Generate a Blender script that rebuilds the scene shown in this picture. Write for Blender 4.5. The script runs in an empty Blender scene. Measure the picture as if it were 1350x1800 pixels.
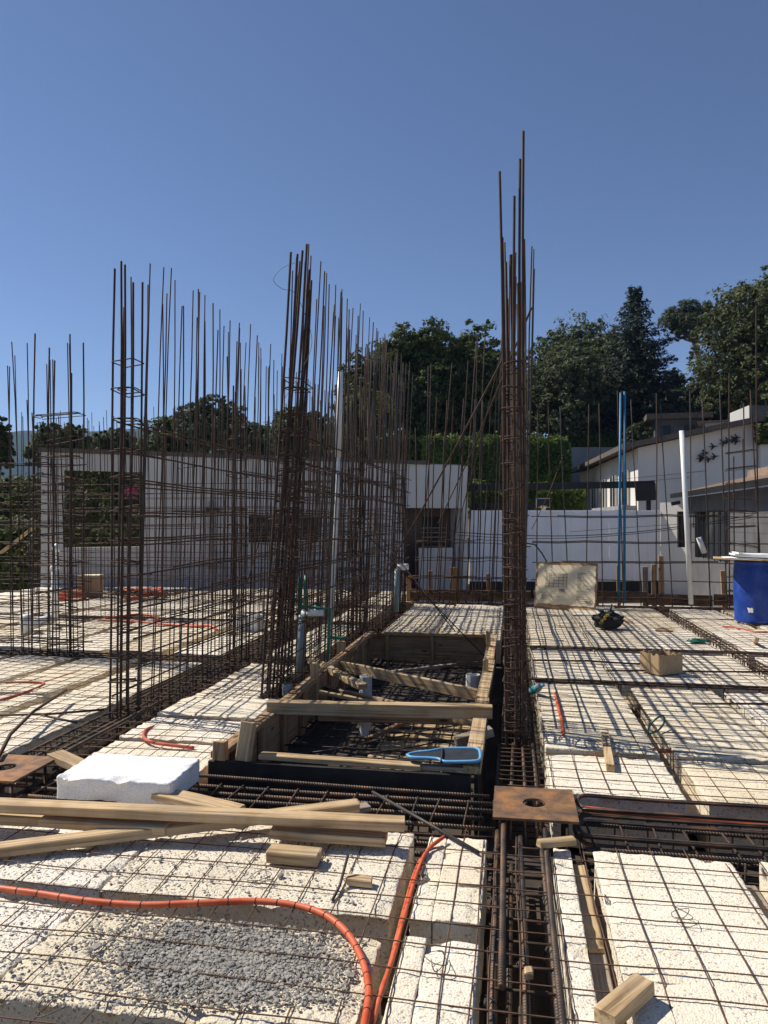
import bpy, bmesh, math, random
import numpy as np
from mathutils import Vector, Matrix, Quaternion, noise

random.seed(11)
rng = np.random.default_rng(7)
SC = bpy.context.scene
COL = SC.collection
PI = math.pi

# ------------------------------------------------------------------ camera, sky, sun, exposure
YAW, FPX, EYE, HOR = math.radians(10.0), 1270.0, 1.5, 915.0
cam_d = bpy.data.cameras.new('camera'); cam = bpy.data.objects.new('camera', cam_d); COL.objects.link(cam)
cam_d.sensor_fit = 'VERTICAL'; cam_d.sensor_height = 36.0; cam_d.lens = 36.0 * FPX / 1800.0
cam_d.clip_start = 0.05; cam_d.clip_end = 9000
cam.location = (0, 0, EYE)
cam.rotation_euler = (PI / 2 + math.atan((HOR - 900) / FPX), 0, YAW)
SC.camera = cam

SUN_EL = math.radians(48.0)
SUN_H = Vector((-0.967, 0.255, 0)).normalized()            # horizontal direction towards the sun
world = bpy.data.worlds.new('World'); SC.world = world; world.use_nodes = True
wn = world.node_tree.nodes; wl = world.node_tree.links
for n in list(wn): wn.remove(n)
sky = wn.new('ShaderNodeTexSky'); sky.sky_type = 'NISHITA'; sky.sun_disc = False
sky.sun_elevation = SUN_EL; sky.sun_rotation = math.atan2(SUN_H.x, SUN_H.y)
sky.altitude = 2300; sky.air_density = 1.0; sky.dust_density = 0.45; sky.ozone_density = 1.7
bg = wn.new('ShaderNodeBackground'); bg.inputs[1].default_value = 0.082
wo = wn.new('ShaderNodeOutputWorld')
tint = wn.new('ShaderNodeMixRGB'); tint.blend_type = 'MULTIPLY'; tint.inputs[0].default_value = 1.0; tint.inputs[2].default_value = (0.975, 0.985, 1.06, 1)
wl.new(sky.outputs[0], tint.inputs[1]); wl.new(tint.outputs[0], bg.inputs[0]); wl.new(bg.outputs[0], wo.inputs[0])
sun_d = bpy.data.lights.new('sun', 'SUN'); sun = bpy.data.objects.new('sun', sun_d); COL.objects.link(sun)
sun_d.energy = 4.7; sun_d.angle = math.radians(0.53); sun_d.color = (1.0, 0.93, 0.82)
to_sun = SUN_H * math.cos(SUN_EL) + Vector((0, 0, math.sin(SUN_EL)))
sun.rotation_euler = (-to_sun).to_track_quat('-Z', 'Y').to_euler()
sun.location = (-6, 2, 12)
SC.view_settings.view_transform = 'Standard'; SC.view_settings.look = 'None'
SC.view_settings.exposure = 0.36; SC.view_settings.gamma = 1.0; SC.view_settings.use_curve_mapping = False
SC.cycles.max_bounces = 8; SC.cycles.transparent_max_bounces = 8

CY, SY = math.cos(YAW), math.sin(YAW)
def site(lat, d, z):                       # metres right of / ahead of the viewer -> site axes
    return Vector((lat * CY - d * SY, lat * SY + d * CY, z))
def at(px, py, z=0.0):                     # point of the plane at height z
    d = FPX * (EYE - z) / (py - HOR)
    return site((px - 675) / FPX * d, d, z)
def atd(px, py, d):                        # point at distance d ahead
    return site((px - 675) / FPX * d, d, EYE - (py - HOR) / FPX * d)
def aty(px, py, Y):                        # point of the plane y = Y
    k = (px - 675) / FPX; d = Y / (k * SY + CY)
    return site(k * d, d, EYE - (py - HOR) / FPX * d)

# ------------------------------------------------------------------ materials
MAT = {}
def nt(name):
    m = bpy.data.materials.new(name); m.use_nodes = True
    t = m.node_tree; b = t.nodes['Principled BSDF']; MAT[name] = m
    return m, t, t.nodes, t.links, b
def ramp(n, stops):
    r = n.new('ShaderNodeValToRGB'); e = r.color_ramp.elements
    while len(e) < len(stops): e.new(0.5)
    for i, (p, c) in enumerate(stops):
        e[i].position = p; e[i].color = (c[0], c[1], c[2], 1) if len(c) == 3 else c
    return r
def simple(name, c1, c2=None, rough=0.7, metal=0.0, scale=6.0, bump=0.0, bscale=60.0, coords='Object', spec=0.4, stretch=None, detail=6, lo=0.35, hi=0.68, bdist=0.004):
    m, t, n, l, b = nt(name)
    b.inputs['Roughness'].default_value = rough; b.inputs['Metallic'].default_value = metal
    b.inputs['Specular IOR Level'].default_value = spec
    if coords == 'Position':
        g = n.new('ShaderNodeNewGeometry'); src = g.outputs['Position']
    else:
        g = n.new('ShaderNodeTexCoord'); src = g.outputs[coords]
    if stretch:
        mp = n.new('ShaderNodeMapping'); mp.inputs['Scale'].default_value = stretch; l.new(src, mp.inputs[0]); src = mp.outputs[0]
    if c2 is None: b.inputs['Base Color'].default_value = (*c1, 1)
    else:
        nz = n.new('ShaderNodeTexNoise'); nz.inputs['Scale'].default_value = scale; nz.inputs['Detail'].default_value = detail
        nz.inputs['Roughness'].default_value = 0.65
        l.new(src, nz.inputs['Vector'])
        r = ramp(n, [(lo, c1), (hi, c2)]); l.new(nz.outputs[0], r.inputs[0]); l.new(r.outputs[0], b.inputs['Base Color'])
    if bump:
        nb = n.new('ShaderNodeTexNoise'); nb.inputs['Scale'].default_value = bscale; nb.inputs['Detail'].default_value = 4
        l.new(src, nb.inputs['Vector'])
        bp = n.new('ShaderNodeBump'); bp.inputs['Strength'].default_value = bump; bp.inputs['Distance'].default_value = bdist
        l.new(nb.outputs[0], bp.inputs['Height']); l.new(bp.outputs[0], b.inputs['Normal'])
    return m

def foam_material(name, clean, stain, dirt, pit_share, rust=0.75, bead=0.55):
    m, t, n, l, b = nt(name)
    b.inputs['Roughness'].default_value = 0.9; b.inputs['Specular IOR Level'].default_value = 0.2
    g = n.new('ShaderNodeNewGeometry'); P = g.outputs['Position']
    def nse(scale, detail, rough, off=None):
        z = n.new('ShaderNodeTexNoise'); z.inputs['Scale'].default_value = scale; z.inputs['Detail'].default_value = detail; z.inputs['Roughness'].default_value = rough
        if off:
            q = n.new('ShaderNodeMapping'); q.inputs['Location'].default_value = off; l.new(P, q.inputs[0]); l.new(q.outputs[0], z.inputs['Vector'])
        else: l.new(P, z.inputs['Vector'])
        return z.outputs[0]
    def mth(op, a, b_=None, c=None):
        q = n.new('ShaderNodeMath'); q.operation = op
        for i_, v in enumerate((a, b_, c)):
            if v is None: continue
            if isinstance(v, (int, float)): q.inputs[i_].default_value = v
            else: l.new(v, q.inputs[i_])
        return q.outputs[0]
    def mixc(fac, a, col):
        q = n.new('ShaderNodeMixRGB'); l.new(fac, q.inputs[0]); l.new(a, q.inputs[1]); q.inputs[2].default_value = (*col, 1); return q.outputs[0]
    r1 = ramp(n, [(0.38, clean), (0.58, tuple(0.6 * a + 0.4 * c for a, c in zip(clean, stain))), (0.76, stain)]); l.new(nse(2.2, 8, .65), r1.inputs[0])
    # grains and pits of the bead surface: some cells of a cell pattern are open holes full of dirt
    vo = n.new('ShaderNodeTexVoronoi'); vo.inputs['Scale'].default_value = 135; l.new(P, vo.inputs['Vector'])
    sep = n.new('ShaderNodeSeparateColor'); l.new(vo.outputs['Color'], sep.inputs[0])
    patch = mth('MULTIPLY_ADD', nse(3.4, 4, .6, (9, 4, 1)), 2.4, -0.7)
    thr = mth('MULTIPLY', patch, pit_share)
    pit = mth('LESS_THAN', sep.outputs[0], thr)
    fine = ramp(n, [(0.40, (0.80, 0.78, 0.74)), (0.56, (1, 1, 1))]); l.new(nse(110, 3, .7), fine.inputs[0])
    mul = n.new('ShaderNodeMixRGB'); mul.blend_type = 'MULTIPLY'; mul.inputs[0].default_value = 0.8; l.new(r1.outputs[0], mul.inputs[1]); l.new(fine.outputs[0], mul.inputs[2])
    c1 = mixc(mth('MULTIPLY', pit, 0.75), mul.outputs[0], dirt)
    rr = ramp(n, [(0.64, (0, 0, 0)), (0.80, (rust, rust, rust))]); l.new(nse(3.9, 9, .72, (31, 7, 3)), rr.inputs[0])
    c2 = mixc(rr.outputs[0], c1, (0.55, 0.36, 0.18))
    sm = ramp(n, [(0.60, (0, 0, 0)), (0.78, (0.5, 0.5, 0.5))]); l.new(nse(1.3, 10, .78, (3, 17, 5)), sm.inputs[0]); c3 = mixc(mth('MULTIPLY', sm.outputs[0], 1.0 if rust else 0.0), c2, (0.47, 0.44, 0.40))
    oi = n.new('ShaderNodeObjectInfo'); hs_ = n.new('ShaderNodeHueSaturation'); l.new(c3, hs_.inputs['Color'])
    l.new(mth('MULTIPLY_ADD', oi.outputs['Random'], 0.12, 0.92), hs_.inputs['Value']); l.new(mth('MULTIPLY_ADD', oi.outputs['Random'], -0.45, 1.2), hs_.inputs['Saturation'])
    l.new(hs_.outputs[0], b.inputs['Base Color'])
    h = mth('ADD', mth('MULTIPLY', vo.outputs['Distance'], -0.8), mth('MULTIPLY', pit, -1.2)); h = mth('ADD', h, mth('MULTIPLY', nse(45, 4, .6), 1.3))
    bp = n.new('ShaderNodeBump'); bp.inputs['Strength'].default_value = bead; bp.inputs['Distance'].default_value = 0.006
    l.new(h, bp.inputs['Height']); l.new(bp.outputs[0], b.inputs['Normal'])
    return m
foam_material('foam', (0.86, 0.785, 0.64), (0.75, 0.63, 0.455), (0.36, 0.31, 0.25), 0.13)
foam_material('foam_dirty', (0.82, 0.75, 0.62), (0.66, 0.57, 0.43), (0.27, 0.245, 0.21), 0.22)
foam_material('foam_new', (0.88, 0.88, 0.88), (0.86, 0.86, 0.86), (0.8, 0.8, 0.8), 0.0, 0.0, 0.4)

def wood_material(name, c1, c2, c3):
    m, t, n, l, b = nt(name)
    b.inputs['Roughness'].default_value = 0.8; b.inputs['Specular IOR Level'].default_value = 0.25
    tc = n.new('ShaderNodeTexCoord'); oi = n.new('ShaderNodeObjectInfo')
    mp = n.new('ShaderNodeMapping'); mp.inputs['Scale'].default_value = (1.3, 48, 48); l.new(tc.outputs['Object'], mp.inputs[0])
    ad = n.new('ShaderNodeVectorMath'); ad.operation = 'ADD'
    ml = n.new('ShaderNodeMath'); ml.operation = 'MULTIPLY'; ml.inputs[1].default_value = 50
    l.new(oi.outputs['Random'], ml.inputs[0]); l.new(mp.outputs[0], ad.inputs[0]); l.new(ml.outputs[0], ad.inputs[1])
    nz = n.new('ShaderNodeTexNoise'); nz.inputs['Scale'].default_value = 1.2; nz.inputs['Detail'].default_value = 6; nz.inputs['Distortion'].default_value = 0.6
    l.new(ad.outputs[0], nz.inputs['Vector'])
    r = ramp(n, [(0.30, tuple(a * .6 for a in c3)), (0.40, c3), (0.52, c1), (0.68, c2)]); l.new(nz.outputs[0], r.inputs[0])
    n2 = n.new('ShaderNodeTexNoise'); n2.inputs['Scale'].default_value = 7; n2.inputs['Detail'].default_value = 5; l.new(tc.outputs['Object'], n2.inputs['Vector'])
    r2 = ramp(n, [(0.30, (0.66, 0.62, 0.58)), (0.55, (1, 1, 1))]); l.new(n2.outputs[0], r2.inputs[0])
    mx = n.new('ShaderNodeMixRGB'); mx.blend_type = 'MULTIPLY'; mx.inputs[0].default_value = 0.8
    l.new(r.outputs[0], mx.inputs[1]); l.new(r2.outputs[0], mx.inputs[2])
    n3 = n.new('ShaderNodeTexNoise'); n3.inputs['Scale'].default_value = 3.5; n3.inputs['Detail'].default_value = 9; n3.inputs['Roughness'].default_value = 0.75
    a3 = n.new('ShaderNodeVectorMath'); a3.operation = 'ADD'; l.new(tc.outputs['Object'], a3.inputs[0]); l.new(ml.outputs[0], a3.inputs[1]); l.new(a3.outputs[0], n3.inputs['Vector'])
    r3 = ramp(n, [(0.46, (0, 0, 0)), (0.66, (0.5, 0.5, 0.5))]); l.new(n3.outputs[0], r3.inputs[0])
    m3 = n.new('ShaderNodeMixRGB'); m3.inputs[2].default_value = (0.40, 0.32, 0.23, 1); l.new(r3.outputs[0], m3.inputs[0]); l.new(mx.outputs[0], m3.inputs[1]); mx = m3
    vk = n.new('ShaderNodeTexVoronoi'); vk.inputs['Scale'].default_value = 1.0; mk = n.new('ShaderNodeMapping'); mk.inputs['Scale'].default_value = (3.0, 9, 9); l.new(a3.outputs[0], mk.inputs[0]); l.new(mk.outputs[0], vk.inputs['Vector'])
    rk = ramp(n, [(0.07, (0.30, 0.2, 0.12)), (0.16, (1, 1, 1))]); l.new(vk.outputs['Distance'], rk.inputs[0])
    mk2 = n.new('ShaderNodeMixRGB'); mk2.blend_type = 'MULTIPLY'; mk2.inputs[0].default_value = 1.0; l.new(mx.outputs[0], mk2.inputs[1]); l.new(rk.outputs[0], mk2.inputs[2]); mx = mk2
    hv = n.new('ShaderNodeHueSaturation'); mr = n.new('ShaderNodeMapRange'); mr.inputs[3].default_value = 0.85; mr.inputs[4].default_value = 1.12
    l.new(oi.outputs['Random'], mr.inputs[0]); l.new(mr.outputs[0], hv.inputs['Value']); l.new(mx.outputs[0], hv.inputs['Color'])
    l.new(hv.outputs[0], b.inputs['Base Color'])
    bp = n.new('ShaderNodeBump'); bp.inputs['Strength'].default_value = 0.35; bp.inputs['Distance'].default_value = 0.003
    l.new(nz.outputs[0], bp.inputs['Height']); l.new(bp.outputs[0], b.inputs['Normal'])
wood_material('wood', (0.56, 0.40, 0.22), (0.65, 0.48, 0.28), (0.39, 0.26, 0.135))
wood_material('wood_form', (0.44, 0.27, 0.135), (0.53, 0.34, 0.18), (0.28, 0.16, 0.08))
wood_material('wood_old', (0.15, 0.10, 0.06), (0.21, 0.145, 0.09), (0.085, 0.055, 0.035))
wood_material('wood_grey', (0.30, 0.25, 0.20), (0.36, 0.31, 0.26), (0.19, 0.16, 0.13))
simple('plywood_dark', (0.035, 0.028, 0.022), (0.085, 0.062, 0.045), rough=0.85, scale=3.0, coords='Position', bump=0.3)
simple('black_board', (0.010, 0.010, 0.011), (0.03, 0.028, 0.026), rough=0.6, scale=9.0, coords='Position', bump=0.4, bscale=40)
simple('rust', (0.042, 0.031, 0.026), (0.115, 0.062, 0.038), rough=0.75, metal=0.25, scale=5.0, coords='Position')
simple('rust_red', (0.034, 0.023, 0.019), (0.090, 0.047, 0.029), rough=0.85, metal=0.1, scale=9.0, coords='Position')
simple('steel_grey', (0.045, 0.042, 0.040), (0.10, 0.085, 0.075), rough=0.6, metal=0.5, scale=6.0, coords='Position')
simple('wire_rust', (0.085, 0.05, 0.033), (0.17, 0.09, 0.05), rough=0.8, metal=0.1, scale=12.0, coords='Position')
simple('tie_wire', (0.10, 0.09, 0.08), rough=0.6, metal=0.4)
def rebar_ribbed():
    m, t, n, l, b = nt('rebar')
    b.inputs['Roughness'].default_value = 0.55; b.inputs['Metallic'].default_value = 0.45
    g = n.new('ShaderNodeNewGeometry')
    nz = n.new('ShaderNodeTexNoise'); nz.inputs['Scale'].default_value = 9; nz.inputs['Detail'].default_value = 6; l.new(g.outputs['Position'], nz.inputs['Vector'])
    r = ramp(n, [(0.36, (0.055, 0.046, 0.040)), (0.52, (0.11, 0.078, 0.058)), (0.68, (0.21, 0.11, 0.06))]); l.new(nz.outputs[0], r.inputs[0]); l.new(r.outputs[0], b.inputs['Base Color'])
    tc = n.new('ShaderNodeTexCoord'); wv = n.new('ShaderNodeTexWave'); wv.wave_type = 'BANDS'; wv.bands_direction = 'Z'
    mp = n.new('ShaderNodeMapping'); mp.inputs['Rotation'].default_value = (0.5, 0, 0); l.new(tc.outputs['Object'], mp.inputs[0]); l.new(mp.outputs[0], wv.inputs['Vector'])
    wv.inputs['Scale'].default_value = 24
    bp = n.new('ShaderNodeBump'); bp.inputs['Strength'].default_value = 0.9; bp.inputs['Distance'].default_value = 0.004
    l.new(wv.outputs['Fac'], bp.inputs['Height']); l.new(bp.outputs[0], b.inputs['Normal'])
rebar_ribbed()
def plate_material():
    m, t, n, l, b = nt('rust_plate')
    b.inputs['Roughness'].default_value = 0.65; b.inputs['Metallic'].default_value = 0.15
    g = n.new('ShaderNodeNewGeometry')
    nz = n.new('ShaderNodeTexNoise'); nz.inputs['Scale'].default_value = 7; nz.inputs['Detail'].default_value = 9; nz.inputs['Roughness'].default_value = 0.7; nz.inputs['Distortion'].default_value = 0.4
    l.new(g.outputs['Position'], nz.inputs['Vector'])
    r = ramp(n, [(0.38, (0.10, 0.065, 0.045)), (0.48, (0.19, 0.105, 0.055)), (0.60, (0.36, 0.165, 0.055)), (0.72, (0.22, 0.14, 0.09))])
    l.new(nz.outputs[0], r.inputs[0]); l.new(r.outputs[0], b.inputs['Base Color'])
    bp = n.new('ShaderNodeBump'); bp.inputs['Strength'].default_value = 0.25; bp.inputs['Distance'].default_value = 0.002
    l.new(nz.outputs[0], bp.inputs['Height']); l.new(bp.outputs[0], b.inputs['Normal'])
plate_material()
simple('conduit_orange', (0.50, 0.075, 0.022), (0.70, 0.17, 0.075), rough=0.5, scale=11, coords='Position')
simple('conduit_dusty', (0.42, 0.075, 0.04), (0.55, 0.14, 0.08), rough=0.7, scale=14, coords='Position')
simple('pvc_white', (0.70, 0.70, 0.68), (0.80, 0.80, 0.78), rough=0.35, scale=4)
simple('pvc_green', (0.015, 0.13, 0.085), (0.03, 0.19, 0.12), rough=0.4, scale=6)
simple('pvc_bluegrey', (0.17, 0.22, 0.24), (0.25, 0.31, 0.33), rough=0.4, scale=6)
simple('blue_paint', (0.010, 0.10, 0.23), (0.02, 0.17, 0.31), rough=0.45, scale=12)
simple('barrel_blue', (0.006, 0.04, 0.27), (0.045, 0.11, 0.42), rough=0.45, lo=.42, hi=.80, scale=5, bump=0.15, bscale=30)
simple('label_white', (0.8, 0.8, 0.78), rough=0.6)
simple('paper', (0.80, 0.81, 0.83), (0.86, 0.86, 0.86), rough=0.7, scale=5)
simple('paper_aged', (0.74, 0.63, 0.44), (0.84, 0.73, 0.54), rough=0.8, scale=6, bump=0.3, bscale=14, bdist=0.01)
simple('ink', (0.22, 0.20, 0.19), rough=0.8)
simple('cardboard', (0.36, 0.24, 0.13), (0.44, 0.31, 0.18), rough=0.85, scale=5)
simple('black_fabric', (0.012, 0.012, 0.013), (0.03, 0.03, 0.03), rough=0.85, scale=20, bump=0.5, bscale=60)
simple('yellow_fabric', (0.45, 0.32, 0.03), rough=0.7)
simple('pad_blue', (0.10, 0.32, 0.58), (0.15, 0.38, 0.62), rough=0.45, scale=5)
simple('pad_dark', (0.012, 0.016, 0.022), (0.028, 0.034, 0.042), rough=0.6, scale=20, bump=0.3, bscale=200)
simple('hose_green', (0.02, 0.10, 0.07), rough=0.4)
simple('gravel', (0.19, 0.176, 0.155), (0.43, 0.40, 0.355), rough=0.95, scale=30, coords='Position')
simple('mortar', (0.22, 0.205, 0.18), (0.38, 0.355, 0.315), rough=0.95, scale=40, coords='Position', bump=1.0, bscale=110, bdist=0.01)
simple('plaster_white', (0.50, 0.49, 0.46), (0.60, 0.585, 0.555), rough=0.85, scale=0.9, coords='Position', stretch=(2.0, 2.0, 0.35), bump=0.15)
simple('plaster_stained', (0.42, 0.41, 0.39), (0.55, 0.535, 0.51), rough=0.85, scale=1.4, coords='Position', stretch=(2.0, 2.0, 0.35), bump=0.2)
simple('plaster_cream', (0.68, 0.64, 0.58), (0.76, 0.72, 0.66), rough=0.85, scale=0.7, coords='Position', stretch=(2.0, 2.0, 0.35), bump=0.15)
simple('sheet_white', (0.74, 0.75, 0.78), (0.82, 0.83, 0.85), rough=0.5, scale=1.2, coords='Position', stretch=(2.0, 2.0, 0.35))
simple('grey_paint', (0.085, 0.085, 0.09), (0.12, 0.12, 0.125), rough=0.8, scale=2.0, coords='Position')
simple('coping', (0.085, 0.07, 0.06), (0.15, 0.125, 0.105), rough=0.9, scale=6, coords='Position')
simple('black_steel', (0.008, 0.008, 0.009), (0.016, 0.016, 0.017), rough=0.55, scale=8, coords='Position')
simple('door_brown', (0.055, 0.035, 0.028), (0.09, 0.06, 0.045), rough=0.6, scale=4, coords='Position')
simple('concrete', (0.26, 0.26, 0.265), (0.36, 0.36, 0.36), rough=0.9, scale=1.5, coords='Position', bump=0.2)
simple('concrete_pale', (0.42, 0.40, 0.37), (0.54, 0.52, 0.48), rough=0.9, scale=1.5, coords='Position', bump=0.2)
simple('roof_brown', (0.13, 0.085, 0.06), (0.22, 0.145, 0.10), rough=0.9, scale=4, coords='Position', bump=0.3, bscale=20)
simple('roof_tile', (0.22, 0.15, 0.11), (0.33, 0.23, 0.17), rough=0.9, scale=5, coords='Position')
simple('house_dark', (0.075, 0.075, 0.08), (0.12, 0.12, 0.125), rough=0.8, scale=2, coords='Position')
simple('bark', (0.09, 0.07, 0.055), (0.17, 0.14, 0.11), rough=0.95, scale=5, coords='Position', bump=0.8, bscale=12, bdist=0.03)
simple('ground_soil', (0.30, 0.25, 0.18), (0.22, 0.20, 0.11), rough=0.95, scale=0.4, coords='Position')
simple('hill_forest', (0.030, 0.050, 0.022), (0.055, 0.075, 0.032), rough=1.0, scale=0.02, coords='Position', spec=0.1)
simple('bottle_teal', (0.03, 0.30, 0.36), (0.10, 0.45, 0.50), rough=0.2, scale=15)
def glass():
    m, t, n, l, b = nt('window_glass')
    b.inputs['Base Color'].default_value = (0.012, 0.014, 0.016, 1); b.inputs['Roughness'].default_value = 0.12; b.inputs['Specular IOR Level'].default_value = 0.25
glass()
def leaf_material(name, dark, light, trans=0.25):
    m, t, n, l, b = nt(name)
    g = n.new('ShaderNodeNewGeometry')
    r = ramp(n, [(0.0, dark), (0.6, tuple(0.5 * (a + c) for a, c in zip(dark, light))), (1.0, light)])
    nz = n.new('ShaderNodeTexNoise'); nz.inputs['Scale'].default_value = 0.55; nz.inputs['Detail'].default_value = 3
    l.new(g.outputs['Position'], nz.inputs['Vector'])
    mm = n.new('ShaderNodeMath'); mm.operation = 'MULTIPLY_ADD'; mm.inputs[1].default_value = 0.6
    ms = n.new('ShaderNodeMath'); ms.operation = 'MULTIPLY_ADD'; ms.inputs[1].default_value = 1.4; ms.inputs[2].default_value = -0.5
    l.new(nz.outputs[0], ms.inputs[0]); l.new(g.outputs['Random Per Island'], mm.inputs[0]); l.new(ms.outputs[0], mm.inputs[2])
    l.new(mm.outputs[0], r.inputs[0]); l.new(r.outputs[0], b.inputs['Base Color'])
    b.inputs['Roughness'].default_value = 0.6; b.inputs['Specular IOR Level'].default_value = 0.18
    tr = n.new('ShaderNodeBsdfTranslucent'); l.new(r.outputs[0], tr.inputs[0])
    mix = n.new('ShaderNodeMixShader'); mix.inputs[0].default_value = trans
    out = n['Material Output']; l.new(b.outputs[0], mix.inputs[1]); l.new(tr.outputs[0], mix.inputs[2]); l.new(mix.outputs[0], out.inputs[0])
leaf_material('leaf_broad', (0.036, 0.056, 0.016), (0.125, 0.150, 0.045), .32)
leaf_material('leaf_olive', (0.048, 0.064, 0.026), (0.145, 0.165, 0.068), .32)
leaf_material('leaf_grey', (0.048, 0.068, 0.032), (0.155, 0.178, 0.088), .32)
leaf_material('leaf_conifer', (0.014, 0.028, 0.018), (0.045, 0.066, 0.040), 0.1)
leaf_material('leaf_pine', (0.030, 0.045, 0.020), (0.085, 0.10, 0.045), 0.15)
leaf_material('leaf_hedge', (0.045, 0.078, 0.014), (0.16, 0.22, 0.04), .32)
leaf_material('leaf_bright', (0.07, 0.09, 0.02), (0.22, 0.24, 0.06))
leaf_material('flower_pink', (0.30, 0.03, 0.12), (0.5, 0.08, 0.25))

# ------------------------------------------------------------------ mesh helpers
def mesh_from(verts, faces, mat=None, smooth=False, name='mesh'):
    me = bpy.data.meshes.new(name)
    me.from_pydata([tuple(v) for v in verts], [], [tuple(f) for f in faces])
    if smooth: me.polygons.foreach_set('use_smooth', [True] * len(me.polygons))
    if mat: me.materials.append(MAT[mat])
    me.update(); return me
def add_obj(name, me, parent=None, loc=(0, 0, 0), quat=None, scale=None):
    o = bpy.data.objects.new(name, me); COL.objects.link(o)
    if parent is not None:
        o.parent = parent
        o.location = Vector(loc) - Vector(parent.get('_base', (0, 0, 0))) if parent.get('_base') is not None else Vector(loc)
    else: o.location = loc
    if quat is not None: o.rotation_mode = 'QUATERNION'; o.rotation_quaternion = quat
    if scale is not None: o.scale = scale
    return o
def tag(o, label, cat, group=None, kind=None):
    o['label'] = label; o['category'] = cat
    if group: o['group'] = group
    if kind: o['kind'] = kind
    return o
def thing(name, label, cat, base, group=None, rz=0.0):
    o = bpy.data.objects.new(name, None); COL.objects.link(o); o.empty_display_size = 0.1
    o.location = base; o.rotation_euler = (0, 0, rz)
    if rz == 0.0: o['_base'] = tuple(base)            # children are then given in site coordinates
    return tag(o, label, cat, group)
def structure(name, me, loc=(0, 0, 0)):
    o = add_obj(name, me, None, loc); o['kind'] = 'structure'; return o

class MB:                                              # collects pieces of ONE mesh
    def __init__(s): s.v = []; s.f = []
    def add(s, v, f):
        k = len(s.v); s.v += [tuple(p) for p in v]; s.f += [tuple(i + k for i in q) for q in f]
    def box(s, x0, x1, y0, y1, z0, z1):
        v = [(x0, y0, z0), (x1, y0, z0), (x1, y1, z0), (x0, y1, z0), (x0, y0, z1), (x1, y0, z1), (x1, y1, z1), (x0, y1, z1)]
        s.add(v, [(0, 3, 2, 1), (4, 5, 6, 7), (0, 1, 5, 4), (1, 2, 6, 5), (2, 3, 7, 6), (3, 0, 4, 7)]); return s
    def tube(s, pts, r, sides=6, closed=False):
        v, f = tube_data(pts, r, sides, closed); s.add(v, f); return s
    def prism(s, poly, y0, y1):                        # polygon in x,z pushed along y
        n = len(poly); v = [(x, y0, z) for x, z in poly] + [(x, y1, z) for x, z in poly]
        f = [tuple(range(n - 1, -1, -1)), tuple(range(n, 2 * n))] + [(i, (i + 1) % n, n + (i + 1) % n, n + i) for i in range(n)]
        f = [tuple(reversed(q)) for q in f]
        s.add(v, f); return s
    def mesh(s, mat=None, smooth=False): return mesh_from(s.v, s.f, mat, smooth)

def tube_data(pts, r, sides=6, closed=False):
    P = [Vector(p) for p in pts]; n = len(P); v = []; f = []
    up = None
    for i in range(n):
        if closed: t = (P[(i + 1) % n] - P[i - 1])
        else: t = P[min(i + 1, n - 1)] - P[max(i - 1, 0)]
        if t.length < 1e-9: t = Vector((0, 0, 1))
        t.normalize()
        if up is None:
            up = Vector((0, 0, 1)) if abs(t.z) < 0.9 else Vector((1, 0, 0))
        a = up - t * up.dot(t)
        if a.length < 1e-6: a = t.orthogonal()
        a.normalize(); b = t.cross(a); up = a
        rr = r[i] if isinstance(r, (list, tuple)) else r
        for k in range(sides):
            w = 2 * PI * k / sides
            v.append(P[i] + a * (math.cos(w) * rr) + b * (math.sin(w) * rr))
    m = n if closed else n - 1
    for i in range(m):
        j = (i + 1) % n
        for k in range(sides):
            q = (k + 1) % sides
            f.append((i * sides + k, i * sides + q, j * sides + q, j * sides + k))
    if not closed:
        f.append(tuple(range(sides - 1, -1, -1))); f.append(tuple((n - 1) * sides + k for k in range(sides)))
    return v, f
def spline(pts, n=8):                                  # Catmull-Rom through the points
    P = [Vector(p) for p in pts]; out = []
    for i in range(len(P) - 1):
        p0, p1, p2, p3 = P[max(i - 1, 0)], P[i], P[i + 1], P[min(i + 2, len(P) - 1)]
        for k in range(n):
            t = k / n
            out.append(0.5 * ((2 * p1) + (p2 - p0) * t + (2 * p0 - 5 * p1 + 4 * p2 - p3) * t * t + (3 * p1 - p0 - 3 * p2 + p3) * t ** 3))
    out.append(P[-1]); return out
def tube_obj(name, pts, r, mat, parent=None, sides=6, closed=False):
    base = Vector(pts[0])
    v, f = tube_data([Vector(p) - base for p in pts], r, sides, closed)
    return add_obj(name, mesh_from(v, f, mat, True), parent, base)

_unit = {}
def unit_bar(r, mat, bend, sides):                     # a bar one metre long, stretched by its object
    k = (r, mat, bend, sides)
    if k not in _unit:
        rr = random.Random(bend * 7 + 1)
        a = rr.uniform(-.03, .03) if bend else 0; b = rr.uniform(-.03, .03) if bend else 0; w = rr.uniform(-.008, .008) if bend else 0
        n = 7 if bend else 2
        pts = [(a * t * t + w * math.sin(6 * t), b * t * t + w * math.sin(5 * t + 1) - w * math.sin(1), t) for t in [i / (n - 1) for i in range(n)]]
        v, f = tube_data(pts, r, sides); _unit[k] = mesh_from(v, f, mat, True)
    return _unit[k]
def bar(name, p0, p1, r, mat, parent, bend=0, sides=6):
    p0, p1 = Vector(p0), Vector(p1); d = p1 - p0
    return add_obj(name, unit_bar(r, mat, bend, sides), parent, p0, Vector((0, 0, 1)).rotation_difference(d), (1, 1, d.length))
_exact = {}
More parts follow.
